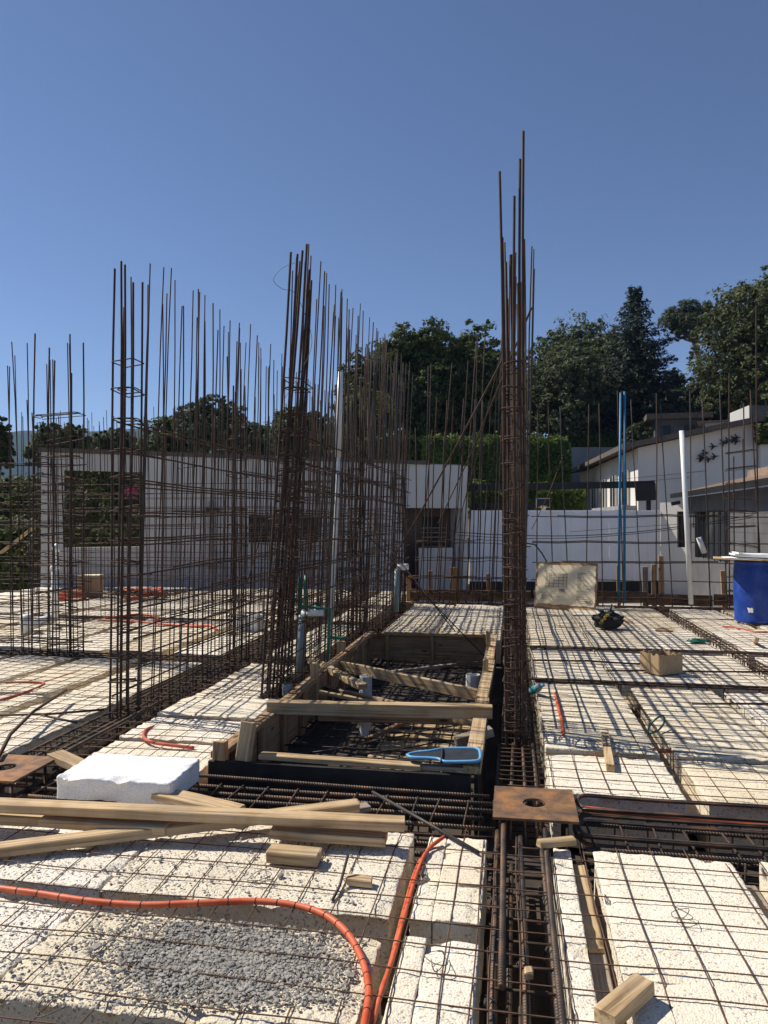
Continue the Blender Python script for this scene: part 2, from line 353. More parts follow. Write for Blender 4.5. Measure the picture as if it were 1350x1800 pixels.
def ribbed(name, p0, p1, r, parent, mat='rebar', sides=8):  # a bar at true length, so that its ribs keep their size
    p0, p1 = Vector(p0), Vector(p1); d = p1 - p0; k = (round(d.length, 2), r, mat)
    if k not in _exact:
        L = k[0]; n = max(2, int(L / 0.25)); ph = random.random() * 9
        pts = [(0.004 * math.sin(2.1 * L * i / n + ph) - 0.004 * math.sin(ph), 0.004 * math.cos(1.7 * L * i / n + ph) - 0.004 * math.cos(ph), L * i / n) for i in range(n + 1)]
        v, f = tube_data(pts, r, sides); _exact[k] = mesh_from(v, f, mat, True)
    return add_obj(name, _exact[k], parent, p0, Vector((0, 0, 1)).rotation_difference(d))
_stir = {}
def stirrup_mesh(w, h, r, mat, hook=0.06):             # rectangle in local x,y with bent hooks at one corner
    k = (round(w, 3), round(h, 3), r, mat, hook)
    if k not in _stir:
        c = min(.02, w * .2); W, H = w / 2, h / 2
        pts = [(-W + hook * .7, H - hook * .7, .012), (-W, H - c, 0.006), (-W, -H + c, 0), (-W + c, -H, 0), (W - c, -H, 0), (W, -H + c, 0), (W, H - c, 0), (W - c, H, 0), (-W + c, H, -.004), (-W + hook * .6, H - hook * .8, -.012)]
        v, f = tube_data(pts, r, 5); _stir[k] = mesh_from(v, f, mat, True)
    return _stir[k]

_boxes = {}
def plank_mesh(L, w, t, mat, bev=0.004, warp=0.0, seed=0):
    bm = bmesh.new(); bmesh.ops.create_cube(bm, size=1.0)
    for v in bm.verts: v.co = Vector((v.co.x * L, v.co.y * w, v.co.z * t))
    if L > 0.5:
        es = [e for e in bm.edges if abs(e.verts[0].co.x - e.verts[1].co.x) > L * .5]
        bmesh.ops.subdivide_edges(bm, edges=es, cuts=6)
    if bev: bmesh.ops.bevel(bm, geom=[e for e in bm.edges if e.calc_face_angle(0) > 0.5], offset=bev, segments=1, affect='EDGES')
    rr = random.Random(seed)
    for v in bm.verts:
        u = v.co.x / L
        v.co.y += warp * math.sin(3 * u + seed) ; v.co.z += warp * .6 * math.cos(2.5 * u + seed * 2)
        v.co += Vector((rr.uniform(-.0035, .0035) if abs(u) > .48 else 0, rr.uniform(-.0012, .0012), rr.uniform(-.0012, .0012)))
    me = bpy.data.meshes.new('plank'); bm.to_mesh(me); bm.free(); me.materials.append(MAT[mat]); return me
_ps = [0]
def plank(name, p0, p1, w, t, mat='wood', parent=None, roll=0.0, warp=0.004, bev=0.004):
    _ps[0] += 1
    p0, p1 = Vector(p0), Vector(p1); d = p1 - p0; L = d.length; x = d.normalized()
    up = Vector((0, 0, 1)) if abs(x.z) < .95 else Vector((0, 1, 0))
    y = up.cross(x).normalized(); z = x.cross(y)
    q = Matrix((x, y, z)).transposed().to_quaternion() @ Quaternion((1, 0, 0), roll)
    return add_obj(name, plank_mesh(L, w, t, mat, bev, warp, _ps[0]), parent, (p0 + p1) / 2, q)

def foam_mesh(lx, ly, h, res, mat, r=0.03, rough=0.008, seed=0, sag=0.0):
    def axis(L):
        k = max(2, int(L / res)); core = sorted(set([L * i / k for i in range(k + 1)] + [r * .45, r * 1.1, L - r * .45, L - r * 1.1]))
        side = [r * .45, r * 1.1, 0.06, h]
        return [-s for s in reversed(side)] + core + [L + s for s in side]
    ax, ay = axis(lx), axis(ly); nx, ny = len(ax), len(ay); v = []
    off = Vector((seed * 3.7, seed * 1.3, 0))
    for b_ in ay:
        for a_ in ax:
            ox = -min(a_, 0) if a_ < 0 else max(a_ - lx, 0); oy = -min(b_, 0) if b_ < 0 else max(b_ - ly, 0)
            p = Vector((min(max(a_, 0), lx), min(max(b_, 0), ly), -max(ox, oy)))
            q = Vector((min(max(p.x, r), lx - r), min(max(p.y, r), ly - r), min(p.z, -r)))
            dd = p - q
            if dd.length > 1e-6: p = q + dd.normalized() * min(r, dd.length if dd.length > r else r)
            nn = noise.noise((p + off) * 9.0) * rough * .5 + noise.noise((p + off) * 38.0) * rough * .6 + noise.noise((p + off) * 2.1) * rough * .9
            edge = min(p.x, lx - p.x, p.y, ly - p.y)
            if edge < 0.035: nn += noise.noise((p + off) * 21.0) * rough * 1.6 - rough * .4 - max(0, noise.noise((p + off) * 6.0) - .25) * .05
            out = (p - Vector((lx / 2, ly / 2, p.z))).normalized() if p.z < -r else Vector((0, 0, 1))
            v.append(p + out * nn)
    f = []
    for j in range(ny - 1):
        for i in range(nx - 1):
            f.append((j * nx + i, j * nx + i + 1, (j + 1) * nx + i + 1, (j + 1) * nx + i))
    return mesh_from(v, f, mat, True)

# ------------------------------------------------------------------ ground, hillside, far hills
def smooth01(t): t = min(max(t, 0), 1); return t * t * (3 - 2 * t)
def ground_z(x, y):
    lat = x * CY + y * SY; d = -x * SY + y * CY
    rise = smooth01((d - 20) / 26) * (1.2 + 4.8 * smooth01((lat + 6) / 20))
    return -0.75 + rise * (1 - .8 * smooth01((d - 55) / 120))
gx = sorted(set([-6000, -3000, -1500, -800, -400, -200, -120] + list(np.arange(-80, 81, 4.0)) + [120, 200, 400, 800, 1500, 3000, 6000]))
gy = sorted(set([-6000, -2000, -600, -200, -60, -20] + list(np.arange(-8, 81, 4.0)) + [110, 160, 240, 400, 700, 1200, 2500, 6000]))
gv = [(x, y, ground_z(x, y)) for y in gy for x in gx]; nxg = len(gx)
gf = [(j * nxg + i, j * nxg + i + 1, (j + 1) * nxg + i + 1, (j + 1) * nxg + i) for j in range(len(gy) - 1) for i in range(nxg - 1)]
structure('ground', mesh_from(gv, gf, 'ground_soil', True))
yd = MB(); yd.box(-16, 4.7, 15.7, 28, -0.80, -0.742); structure('bounce_paving', yd.mesh('concrete_pale'))  # pale paving added to bounce sunlight onto the shaded walls
yd = MB(); yd.box(-2.0, 4.7, 13.7, 15.69, -0.80, -0.742); structure('bounce_paving', yd.mesh('concrete_pale'))
hv, hf = [], []
NH, ND = 90, 10
for j in range(ND):
    for i in range(NH):
        px = -700 + 2750 * i / (NH - 1); d = 900 + 260 * j / (ND - 1)
        top = 764 - 12 * math.exp(-((px - 250) / 90) ** 2) - 8 * math.exp(-((px - 60) / 80) ** 2) + 90 * smooth01((px - 420) / 300) + 2.5 * noise.noise(Vector((px * .05, 0, 0)))
        prof = math.sin(PI * 0.5 * min(j / (ND - 3), 1))
        z = (EYE + (HOR - top) / FPX * d) * prof + noise.noise(Vector((px * .03, j * .8, 0))) * 5 * prof * (1 - prof) - 6 * (1 - prof)
        hv.append(site((px - 675) / FPX * d, d, z))
for j in range(ND - 1):
    for i in range(NH - 1):
        hf.append((j * NH + i, j * NH + i + 1, (j + 1) * NH + i + 1, (j + 1) * NH + i))
structure('far_hills', mesh_from(hv, hf, 'hill_forest', True))

# ------------------------------------------------------------------ slab: deck, foam filler blocks
slab = bpy.data.objects.new('slab', None); COL.objects.link(slab); slab['kind'] = 'structure'; slab['_base'] = (0, 0, 0)
dk = MB(); dk.box(-10.5, 6.0, 0.3, 13.45, -0.40, -0.33); dk.box(-10.5, -2.1, 13.45, 15.5, -0.40, -0.33)
add_obj('deck_board', dk.mesh('plywood_dark'), slab)
sk = MB(); sk.box(-10.5, 6.0, 13.47, 13.55, -0.74, -0.03); sk.box(-10.5, -2.1, 15.52, 15.58, -0.74, -0.05)
add_obj('edge_board', sk.mesh('wood_form'), slab)
_fs = [0]
def block(x0, x1, y0, y1, top=0.0, mat='foam', res=None, r=0.010, rough=0.008, h=0.30):
    _fs[0] += 1
    if res is None:
        d = math.hypot((x0 + x1) / 2, y0); res = 0.022 if d < 4.2 else (0.04 if d < 7 else 0.09)
    me = foam_mesh(x1 - x0, y1 - y0, h, res, mat, r, rough, _fs[0])
    return add_obj('filler_block', me, slab, (x0, y0, top + random.uniform(-.006, .006)))
# foreground, left of the central beam
block(-1.66, -0.46, 2.72, 3.47, 0.0, 'foam_dirty'); block(-2.92, -1.666, 2.72, 3.47, 0.0, 'foam_dirty'); block(-4.2, -2.935, 2.72, 3.47, 0.0, 'foam_dirty')
block(-1.66, -0.46, 2.06, 2.59, -0.005, 'foam_dirty', rough=.010); block(-2.92, -1.666, 2.06, 2.59, -0.005, 'foam_dirty')
block(-1.66, -0.46, 0.9, 1.80, -0.01, 'foam_dirty'); block(-2.92, -1.675, 0.9, 1.80, -0.01, 'foam_dirty')
for (y0, y1) in ((2.72, 3.44), (1.30, 2.60)):
    block(-0.385, -0.3005, y0, y1, 0.0, r=.007, rough=.005); block(-0.2990, -0.115, y0, y1, 0.003, r=.008, rough=.005)
# foreground, right of the central beam
block(0.185, 0.262, 1.3, 3.42, 0.0, r=.007, rough=.007)
block(0.36, 0.955, 2.50, 3.44, 0.0, rough=.005); block(0.36, 0.955, 1.2, 2.496, 0.0, rough=.005)
block(1.07, 1.68, 1.8, 3.44, 0.0, rough=.005)
# middle, right of the central beam
cols = [(0.215, 0.93), (1.03, 1.74), (1.83, 2.38), (2.64, 3.36), (3.46, 4.2), (4.3, 5.0)]
rows = [(4.12, 4.80), (4.86, 6.78), (6.98, 8.58), (8.80, 10.55), (10.60, 11.75), (11.80, 12.95)]
for ci, (x0, x1) in enumerate(cols):
    for ri, (y0, y1) in enumerate(rows):
        if ci >= 4 and ri < 2: continue
        if ci == 5 and ri < 4: continue
        if ri >= 2 and ci < 3 and ci > 0: x0b = x0 - .085
        else: x0b = x0
        block(x0b, x1, y0, y1, random.uniform(-.008, .012), rough=.008 if ri < 2 else .006)
# behind the formwork pit
for (x0, x1) in ((-1.72, -1.0), (-0.97, -0.14)):
    for (y0, y1) in ((9.25, 10.1), (10.16, 11.4), (11.46, 12.95)): block(x0, x1, y0, y1)
# between the left beam and the pit
block(-2.70, -1.86, 4.10, 4.62, -0.02); block(-2.70, -1.86, 4.66, 5.18, 0.0); block(-2.70, -1.86, 5.20, 5.75, 0.015)
for (y0, y1) in ((5.80, 6.5), (6.53, 7.25), (7.72, 9.0), (9.05, 10.2), (10.45, 11.7), (11.75, 13.2), (13.25, 15.2)): block(-2.70, -2.12, y0, y1)
# left of the left beam
lc = [(-3.82, -3.22), (-4.62, -3.95), (-5.42, -4.72), (-6.24, -5.52), (-7.05, -6.34), (-7.9, -7.15), (-8.75, -8.0), (-9.6, -8.85), (-10.4, -9.7)]
for ci, (x0, x1) in enumerate(lc):
    for (y0, y1) in ((4.12, 5.62), (5.68, 7.25), (7.74, 9.0), (9.03, 10.2), (10.45, 12.8), (12.95, 15.2)):
        lat = x1 * CY + y1 * SY; d = -x1 * SY + y1 * CY
        if lat / d < -0.60: continue
        block(x0, x1, y0, y1, random.uniform(-.008, .01))
# boards lying in the ribs between the blocks
ribs = [plank('rib_board', (0.305, 1.3, -.09), (0.305, 3.3, -.09), 0.07, 0.02, 'wood_grey', slab), plank('rib_board', (0.305, 2.75, -.07), (0.29, 3.36, -.05), 0.06, 0.018, 'wood', slab),
        plank('rib_board', (1.012, 1.9, -.12), (1.012, 3.44, -.12), 0.085, 0.02, 'wood_grey', slab),
        plank('rib_board', (0.98, 4.1, -.12), (0.98, 6.7, -.12), 0.08, 0.02, 'wood_grey', slab),
        plank('rib_board', (1.785, 4.1, -.13), (1.785, 6.7, -.13), 0.075, 0.02, 'wood_grey', slab)]

# ------------------------------------------------------------------ rebar cages standing and lying
def beam_cage(label, axis, c, a0, a1, w, h, ztop, nb, r_long, sp, r_st, mat_l='rebar', near=True, group='beam cages lying in the slab', extra=0, name='beam_rebar_cage'):
    mid = (c, a0, ztop - h) if axis == 'y' else (a0, c, ztop - h)
    t = thing(name, label, 'rebar cage', mid, group)
    for k in range(nb):
        for zz in (ztop - .012, ztop - h + .012):
            o = c - w / 2 + .018 + (w - .036) * k / max(nb - 1, 1) + random.uniform(-.008, .008)
            e0, e1 = a0 + random.uniform(-.05, .05), a1 + random.uniform(-.05, .05)
            p0, p1 = ((o, e0, zz), (o + random.uniform(-.01, .01), e1, zz)) if axis == 'y' else ((e0, o, zz), (e1, o + random.uniform(-.01, .01), zz))
            if near: ribbed('longitudinal_bar', p0, p1, r_long, t, mat_l)
            else: bar('longitudinal_bar', p0, p1, r_long, 'rust', t)
    n = int((a1 - a0) / sp)
    me = stirrup_mesh(w, h, r_st, 'rust' if near else 'rust', 0.07)
    for k in range(n):
        a = a0 + sp * (k + .5) + random.uniform(-.03, .03) * sp / .15
        tw = random.uniform(-.08, .08)
        M = Matrix.Rotation(tw, 3, 'Z') @ (Matrix(((1, 0, 0), (0, 0, 1), (0, 1, 0))) if axis == 'y' else Matrix(((0, 0, 1), (1, 0, 0), (0, 1, 0))))
        q = (M.to_quaternion() if M.determinant() > 0 else (M @ Matrix.Diagonal((1, 1, -1))).to_quaternion())
        loc = (c, a, ztop - h / 2) if axis == 'y' else (a, c, ztop - h / 2)
        add_obj('stirrup', me, t, loc, q)
    return t
# central beam, towards the viewer and alongside the pit
cb = beam_cage('thick black rebar beam cage running from the lower frame edge to the holed plate', 'y', 0.035, 1.35, 3.55, 0.24, 0.26, -0.015, 3, 0.0125, 0.155, 0.0055)
ribbed('longitudinal_bar', (-0.035, 2.35, .012), (-0.035, 3.62, .012), .0125, cb); ribbed('longitudinal_bar', (0.145, 1.3, .014), (0.16, 3.6, .014), .011, cb)
ribbed('longitudinal_bar', (0.045, 1.4, -.09), (0.04, 3.5, -.09), .011, cb); ribbed('longitudinal_bar', (-0.01, 1.5, -.13), (0.0, 3.5, -.13), .011, cb)
for k in range(26):                                    # tie-wire knots
    y = random.uniform(1.6, 3.5); x = random.choice((-0.067, 0.035, 0.137)); z = -0.018
    pts = [(x + .02 * math.cos(a * 1.3) * random.uniform(.7, 1.3), y + .014 * math.sin(a * 1.7), z + .016 * math.sin(a)) for a in np.linspace(0, 9, 15)]
    tube_obj('tie_wire', pts, .0014, 'tie_wire', cb, 4)
beam_cage('dense rusty beam cage between the timber pit and the pale blocks beside it', 'y', 0.03, 4.05, 5.1, 0.26, 0.26, -0.03, 4, 0.010, 0.085, 0.005)
beam_cage('beam cage under the edge-on rebar wall right of the pit', 'y', 0.03, 5.1, 12.9, 0.24, 0.25, -0.03, 3, 0.010, 0.16, 0.005, near=False)
# cross beam in front of the pit
cl = beam_cage('cross beam cage in front of the black pit board', 'x', 3.80, -2.7, -0.1, 0.36, 0.22, -0.02, 4, 0.0125, 0.16, 0.0055)
ribbed('longitudinal_bar', (-2.0, 4.02, .0), (-0.12, 4.0, .0), .011, cl)
cl2 = beam_cage('cross beam cage under the rusty plate at the left frame edge', 'x', 3.80, -4.4, -2.72, 0.36, 0.22, -0.02, 4, 0.0125, 0.16, 0.0055)
cr = beam_cage('cross beam cage with hairpin bar ends right of the holed plate', 'x', 3.79, 0.33, 2.6, 0.48, 0.24, -0.05, 4, 0.0105, 0.15, 0.006)
def hairpin(y0, z0, y1, z1, x0, x1, par):
    m0, m1 = Vector((x0, y0, z0)), Vector((x0, y1, z1)); c = (m0 + m1) / 2; R = (m0 - m1).length / 2
    d = (m0 - m1).normalized()
    arc = [c + d * (R * math.cos(a)) + Vector((-1, 0, 0)) * (R * .9 * math.sin(a)) for a in np.linspace(0, PI, 9)]
    pts = [(x1, y0, z0)] + [(x1 * (1 - t) + x0 * t, y0, z0 + .006 * math.sin(5 * t)) for t in (.3, .6, .85)] + arc + [(x1 * (1 - t) + x0 * t, y1, z1) for t in (.85, .6, .3)] + [(x1, y1, z1)]
    tube_obj('hairpin_bar', pts, .011, 'rebar', par, 8)
hairpin(4.0, .035, 3.86, .015, 0.40, 2.7, cr); hairpin(3.72, .015, 3.62, -.02, 0.37, 2.7, cr); hairpin(3.88, -.02, 3.70, -.10, 0.40, 2.6, cr)
# left beam under the left rebar wall
lb = beam_cage('rusty beam cage running from the left plate to the left rebar wall', 'y', -2.96, 4.0, 5.3, 0.40, 0.26, -0.02, 5, 0.010, 0.12, 0.005)
ribbed('longitudinal_bar', (-2.80, 3.9, .02), (-2.82, 5.6, .02), .0125, lb)
beam_cage('beam cage under the left rebar wall', 'y', -2.96, 5.3, 13.2, 0.40, 0.25, -0.02, 4, 0.009, 0.14, 0.005, near=False)
beam_cage('beam cage under the middle rebar wall left of the pit', 'y', -1.97, 5.6, 12.9, 0.20, 0.25, -0.03, 3, 0.009, 0.14, 0.005, near=False)
beam_cage('narrow beam cage slanting past the blue barrel', 'y', 2.51, 4.1, 12.9, 0.15, 0.20, 0.015, 2, 0.009, 0.15, 0.005, near=False)
beam_cage('beam cage under the far left rebar mat', 'x', 7.5, -8.4, -3.2, 0.36, 0.25, -0.02, 4, 0.009, 0.15, 0.005, near=False)
beam_cage('beam cage bridging the two left rebar walls', 'x', 7.48, -2.75, -2.1, 0.34, 0.25, -0.02, 4, 0.009, 0.12, 0.005, near=False)
beam_cage('thin rib cage across the left slab behind the white pipes', 'x', 10.33, -8.9, -2.1, 0.14, 0.2, 0.01, 2, 0.008, 0.2, 0.004, near=False)
beam_cage('rib cage across the right slab in front of the open cardboard box', 'x', 6.88, 0.2, 4.6, 0.11, 0.2, 0.03, 2, 0.010, 0.30, 0.0055, near=False)
beam_cage('rib cage across the right slab behind the open cardboard box', 'x', 8.69, 0.2, 5.0, 0.11, 0.2, 0.03, 2, 0.009, 0.30, 0.0055, near=False)
beam_cage('edge beam cage along the far side of the right slab', 'x', 13.2, -1.8, 5.2, 0.36, 0.3, 0.0, 4, 0.009, 0.16, 0.005, near=False)

def wall_cage(label, p0, p1, thick, sp, zs, top_fn, lean_fn, r=0.0062, layers=2, mat='rust', ties=40, skip=0.0, over=(0.1, 0.1), name='rebar_wall_cage', rh=0.0072, z0=-0.25):
    p0, p1 = Vector((*p0, 0)), Vector((*p1, 0)); L = (p1 - p0).length; d = (p1 - p0) / L; nrm = Vector((-d.y, d.x, 0))
    t = thing(name, label, 'rebar cage', (p0.x, p0.y, z0), 'wall cages of tied rebar')
    n = int(L / sp)
    for ly in range(layers):
        off = thick * (ly / max(layers - 1, 1) - .5)
        for k in range(n + 1):
            if random.random() < skip: continue
            s = sp * k + random.uniform(-.035, .035) + (sp * .5 if ly else 0) * random.choice((0, 1))
            if s > L: continue
            b = p0 + d * s + nrm * (off + random.uniform(-.012, .012)); b.z = z0
            zt = top_fn(s / L, ly) + random.uniform(-.07, .07)
            la, lb_ = lean_fn(s / L, ly); e = b + d * (la + random.gauss(0, .035)) + nrm * (lb_ + random.gauss(0, .03)); e.z = zt
            bar('vertical_bar', b, e, r * random.choice((.9, 1, 1, 1.15)), random.choice((mat, mat, 'steel_grey')), t, random.randint(1, 12))
        for z in zs:
            zz = z + random.uniform(-.02, .02) + ly * .02
            m = 9; pts = []
            for k in range(m + 1):
                s = -over[0] * random.uniform(.2, 1) + (L + over[0] + over[1] * random.uniform(.2, 1)) * k / m if k in (0, m) else L * k / m
                q = p0 + d * s + nrm * (off * 1.12 + random.uniform(-.008, .008)); la, lb_ = lean_fn(s / L, ly); zr = zz / 3.6
                q = q + d * la * zr + nrm * lb_ * zr
                q.z = zz + random.uniform(-.014, .014); pts.append(q)
            tube_obj('horizontal_bar', pts, rh, mat, t, 5)
            if random.random() < (.6 if rh > .007 else .25):                  # lapped bar beside it
                i0 = random.randint(0, 3); seg = [p + Vector((0, 0, .022)) for p in pts[i0:i0 + 7]]
                tube_obj('horizontal_bar', seg, rh, mat, t, 5)
    if layers > 1:
        hk = []
        for k in range(ties):
            s = random.uniform(0, L); z = random.choice(zs) + .01
            la, lb_ = lean_fn(s / L, 0); zr = z / 3.6
            q = p0 + d * (s + la * zr) + nrm * lb_ * zr; q.z = z
            a = q - nrm * (thick * .5 + .05); b = q + nrm * (thick * .5 + .05) + d * random.uniform(-.03, .03); b.z += random.uniform(-.03, .03)
            bar('tie_bar', a, b, .004, mat, t)
    return t
ZS = [0.12 + .235 * k for k in range(10)]
wall_cage('left rebar wall of tall thin bars rising behind the loose foam block', (-2.97, 5.28), (-2.97, 12.9), 0.14, 0.17, ZS, lambda u, l: (3.56 if l == 0 else 3.45) + .06 * math.sin(9 * u), lambda u, l: (random.uniform(-.02, .1), -.04 - .05 * u), ties=60, over=(.12, .1))
wall_cage('middle rebar wall of close bars behind the thick leaning column cage', (-1.97, 6.05), (-1.97, 12.9), 0.14, 0.16, ZS, lambda u, l: (3.85 if l == 0 else 3.7) + .35 * u, lambda u, l: (.1, -.14), ties=70, over=(.2, .1))
wall_cage('rebar wall seen end-on right of the timber pit', (0.04, 5.45), (0.05, 12.8), 0.09, 0.20, ZS, lambda u, l: 3.6 + .12 * math.sin(11 * u), lambda u, l: (.02, -.02), mat='rust', ties=90, over=(.1, .1))
wall_cage('far left rebar mat crossing the left frame edge', (-7.4, 7.5), (-4.83, 7.48), 0.12, 0.16, [0.1 + .225 * k for k in range(10)], lambda u, l: 2.75 + random.choice((0, .15, .6, .8)), lambda u, l: (-.1, 0), r=.0065, ties=40, rh=.0065)
wall_cage('low distant rebar mat at the back of the left slab', (-9.3, 12.85), (-4.2, 12.85), 0.12, 0.19, [0.1 + .26 * k for k in range(9)], lambda u, l: 3.15 + random.choice((0, .25, .5)), lambda u, l: (-.04, 0), r=.0065, ties=20, rh=.0055)
wall_cage('rebar mat crossing the left slab behind the white drain tee', (-8.6, 10.35), (-3.2, 10.33), 0.12, 0.26, [0.1 + .26 * k for k in range(8)], lambda u, l: 2.9 + random.choice((0, .2, .4)), lambda u, l: (-.05, 0), r=.0065, ties=20, rh=.006)
wall_cage('open rebar mat in front of the white sheet fence', (0.45, 13.22), (4.35, 13.22), 0.1, 0.29, [0.16, 0.45, 0.78, 1.10, 1.55], lambda u, l: 3.65 + random.uniform(-.12, .15), lambda u, l: (random.uniform(-.25, .05), 0), r=.010, layers=1, rh=.0095)
wall_cage('sparse rebar mat of leaning bars behind the timber pit', (-1.75, 13.22), (-0.1, 13.22), 0.1, 0.13, [0.16, 0.45, 0.78, 1.10], lambda u, l: 3.2 + random.choice((0, .5, 1.2, 1.7)), lambda u, l: (random.uniform(.0, .35), random.uniform(-.2, .2)), r=.010, layers=2, ties=8)
wall_cage('rebar mat at the far back between the left and middle walls', (-4.0, 12.6), (-2.2, 12.6), 0.12, 0.15, [0.1 + .26 * k for k in range(9)], lambda u, l: 3.2 + random.uniform(-.1, .3), lambda u, l: (.05, 0), ties=20)

def column_cage(label, cx, cy, bars, tops, w, dp, sp, z1, lean, r=0.0105, mat='rust_red', z0=-0.25, rs=0.005, dense=(0, 0), cat_group='column cages'):
    t = thing('rebar_column_cage', label, 'rebar cage', (cx, cy, z0), cat_group)
    for (bx, by), zt in zip(bars, tops):
        f = (zt - z0) / 3.8
        e = (cx + bx * .9 + lean[0] * f, cy + by * .9 + lean[1] * f, zt)
        if isinstance(sp, dict): pass
        bar('vertical_bar', (cx + bx, cy + by, z0), e, r, mat, t, random.randint(1, 12), 7)
    zl = []; z = 0.02
    while z < z1:
        zl.append(z); z += sp * (.45 if dense[0] < z < dense[1] else 1)
    for z in zl:
        zz = z + random.uniform(-.03, .03); f = (zz - z0) / 3.8
        zz += random.uniform(-.03, .03); q = Quaternion((0, 0, 1), random.uniform(-.12, .12)) @ Quaternion((1, 0, 0), random.uniform(-.18, .18)) @ Quaternion((0, 1, 0), random.uniform(-.16, .16))
        add_obj('stirrup', stirrup_mesh(w, dp, rs, mat), t, (cx + lean[0] * f, cy + lean[1] * f, zz), q)
        if random.random() < .7:
            add_obj('stirrup', stirrup_mesh(w * .9, dp * .55, rs, mat), t, (cx + lean[0] * f, cy + lean[1] * f + random.uniform(-.04, .04), zz + .018), q)
    return t
# column at the near end of the middle wall, leaning right
A = .065
column_cage('thick leaning column cage at the near end of the middle rebar wall', -2.0, 5.95, [(-A, -.2), (-A, -.06), (-A, .08), (A, -.2), (A, -.06), (A, .08), (0, -.2), (0, .1), (-.03, -.12)],
            [3.74, 3.70, 3.55, 3.80, 3.62, 3.58, 3.72, 3.5, 3.77], .165, .36, .16, 2.75, (.26, .0), r=.0105, dense=(-.1, 2.2))
column_cage('slim column cage at the near end of the left rebar wall', -2.98, 5.22, [(-.08, -.08), (.0, -.1), (.08, -.08), (-.08, .08), (.08, .08), (.01, -.07)],
            [3.46, 3.52, 3.36, 3.2, 3.4, 3.5], .18, .22, .225, 2.85, (.015, .02), r=.0088)
column_cage('tall central column cage with bars reaching highest against the sky', 0.028, 5.12, [(-.062, -.1), (-.04, .1), (.0, -.1), (.045, -.08), (.06, .1), (.015, .1), (-.058, .02), (.062, -.02), (.03, .05)],
            [3.92, 3.35, 3.72, 3.98, 3.2, 3.4, 3.5, 4.2, 3.0], .145, .26, .17, 2.72, (-.02, .0), r=.0095, dense=(-.1, 1.5))
column_cage('dark column cage part way along the left rebar wall', -2.97, 7.55, [(-.08, -.08), (.08, -.08), (-.08, .08), (.08, .08), (0, -.08)], [3.3, 3.15, 3.0, 3.0, 2.9], .18, .2, .2, 2.7, (.0, .0), r=.0095)
column_cage('square column cage at the right end of the far left mat', -5.08, 7.46, [(-.26, -.1), (-.2, .1), (.0, -.1), (.22, -.1), (.26, .1), (.1, .1)], [3.62, 3.5, 3.3, 3.6, 3.55, 3.2], .54, .22, .22, 2.75, (0, 0), r=.009, mat='rust')
column_cage('column cage half way along the middle rebar wall', -1.97, 9.1, [(-.08, -.1), (.08, -.1), (-.08, .1), (.08, .1), (0, 0)], [3.3, 3.3, 3.1, 3.1, 3.0], .2, .24, .18, 2.7, (.0, .0), r=.0105)
column_cage('column cage at the far end of the middle rebar wall', -1.95, 12.6, [(-.1, -.1), (.1, -.1), (-.1, .1), (.1, .1), (0, 0), (.05, .0)], [3.6, 3.5, 3.4, 3.3, 3.0, 3.2], .24, .24, .16, 2.5, (.0, .0), r=.0105)
column_cage('slender open column cage beside the tall white pipe on the right', 3.86, 13.15, [(-.24, -.1), (.23, -.1), (-.1, .1), (.1, .12)], [4.0, 5.1, 2.6, 2.9], .48, .22, .265, 2.75, (-.02, 0), r=.011)
column_cage('column cage joining the edge mat behind the timber pit', -0.05, 13.1, [(-.1, -.1), (.1, -.1), (-.1, .1), (.1, .1)], [3.9, 3.7, 3.5, 3.6], .22, .22, .2, 2.4, (.0, .0), r=.0105)
column_cage('column cage behind the white box on the left slab', -3.95, 12.7, [(-.1, -.1), (.1, -.1), (-.1, .1), (.1, .1)], [3.3, 3.2, 3.1, 3.0], .22, .22, .22, 2.6, (.0, .0), r=.0095)

def loose_bar(label, pts, r=0.0065, mat='rust', name='loose_rebar', group='loose reinforcing bars'):
    return tag(tube_obj(name, pts, r, mat, None, 6), label, 'rebar', group)
def px_bar(label, a, Ya, b, Yb, r=.0065, mat='rust'):
    p, q = aty(*a, Ya), aty(*b, Yb); m = (p + q) / 2 + Vector((.02, 0, -.03))
    loose_bar(label, [p, p * .75 + q * .25 + Vector((.008, 0, -.02)), m, p * .25 + q * .75 + Vector((.01, 0, -.02)), q], r, mat)
px_bar('long slanting bar leaning from the middle wall up to the central column', (655, 1040), 10.5, (884, 632), 5.35, .008)
px_bar('slanting bar crossing behind the central column near its tip', (770, 920), 12.9, (935, 540), 5.6, .008)
px_bar('thin bar leaning right in front of the big dark trees', (800, 940), 12.9, (886, 600), 9.0)
px_bar('diagonal brace falling from the middle wall into the pit', (590, 880), 8.6, (866, 1168), 8.9)
px_bar('diagonal brace crossing over the far end of the pit', (640, 905), 10.2, (800, 1110), 9.0)
px_bar('diagonal brace resting against the left wall foot', (470, 900), 6.4, (405, 1100), 7.4, .005)
px_bar('slanting bar standing in the pit between the spreaders', (645, 1100), 8.4, (545, 1290), 5.6, .005)
px_bar('slanting bar right of the central column', (935, 930), 12.0, (990, 800), 13.0, .006)
loose_bar('bent bar lying across the pale blocks at the left frame edge', [at(0, 1330, .08), at(20, 1290, .10), at(60, 1250, .12), at(118, 1212, .10)], .012)
loose_bar('long bar lying on the left blocks pointing at the rebar wall', [at(0, 1256, .05), at(90, 1254, .05), at(185, 1246, .05)], .009)
loose_bar('short bar beside the long one on the left blocks', [at(75, 1256, .05), at(137, 1269, .04)], .009)
loose_bar('straight bar lying on the right slab beside the cardboard box', [at(1065, 1178, .03), at(1128, 1178, .03), at(1200, 1180, .03), at(1348, 1180, .03)], .009)
loose_bar('second straight bar on the right slab behind the box', [at(935, 1160, .03), at(1030, 1161, .03), at(1125, 1167, .03)], .010)
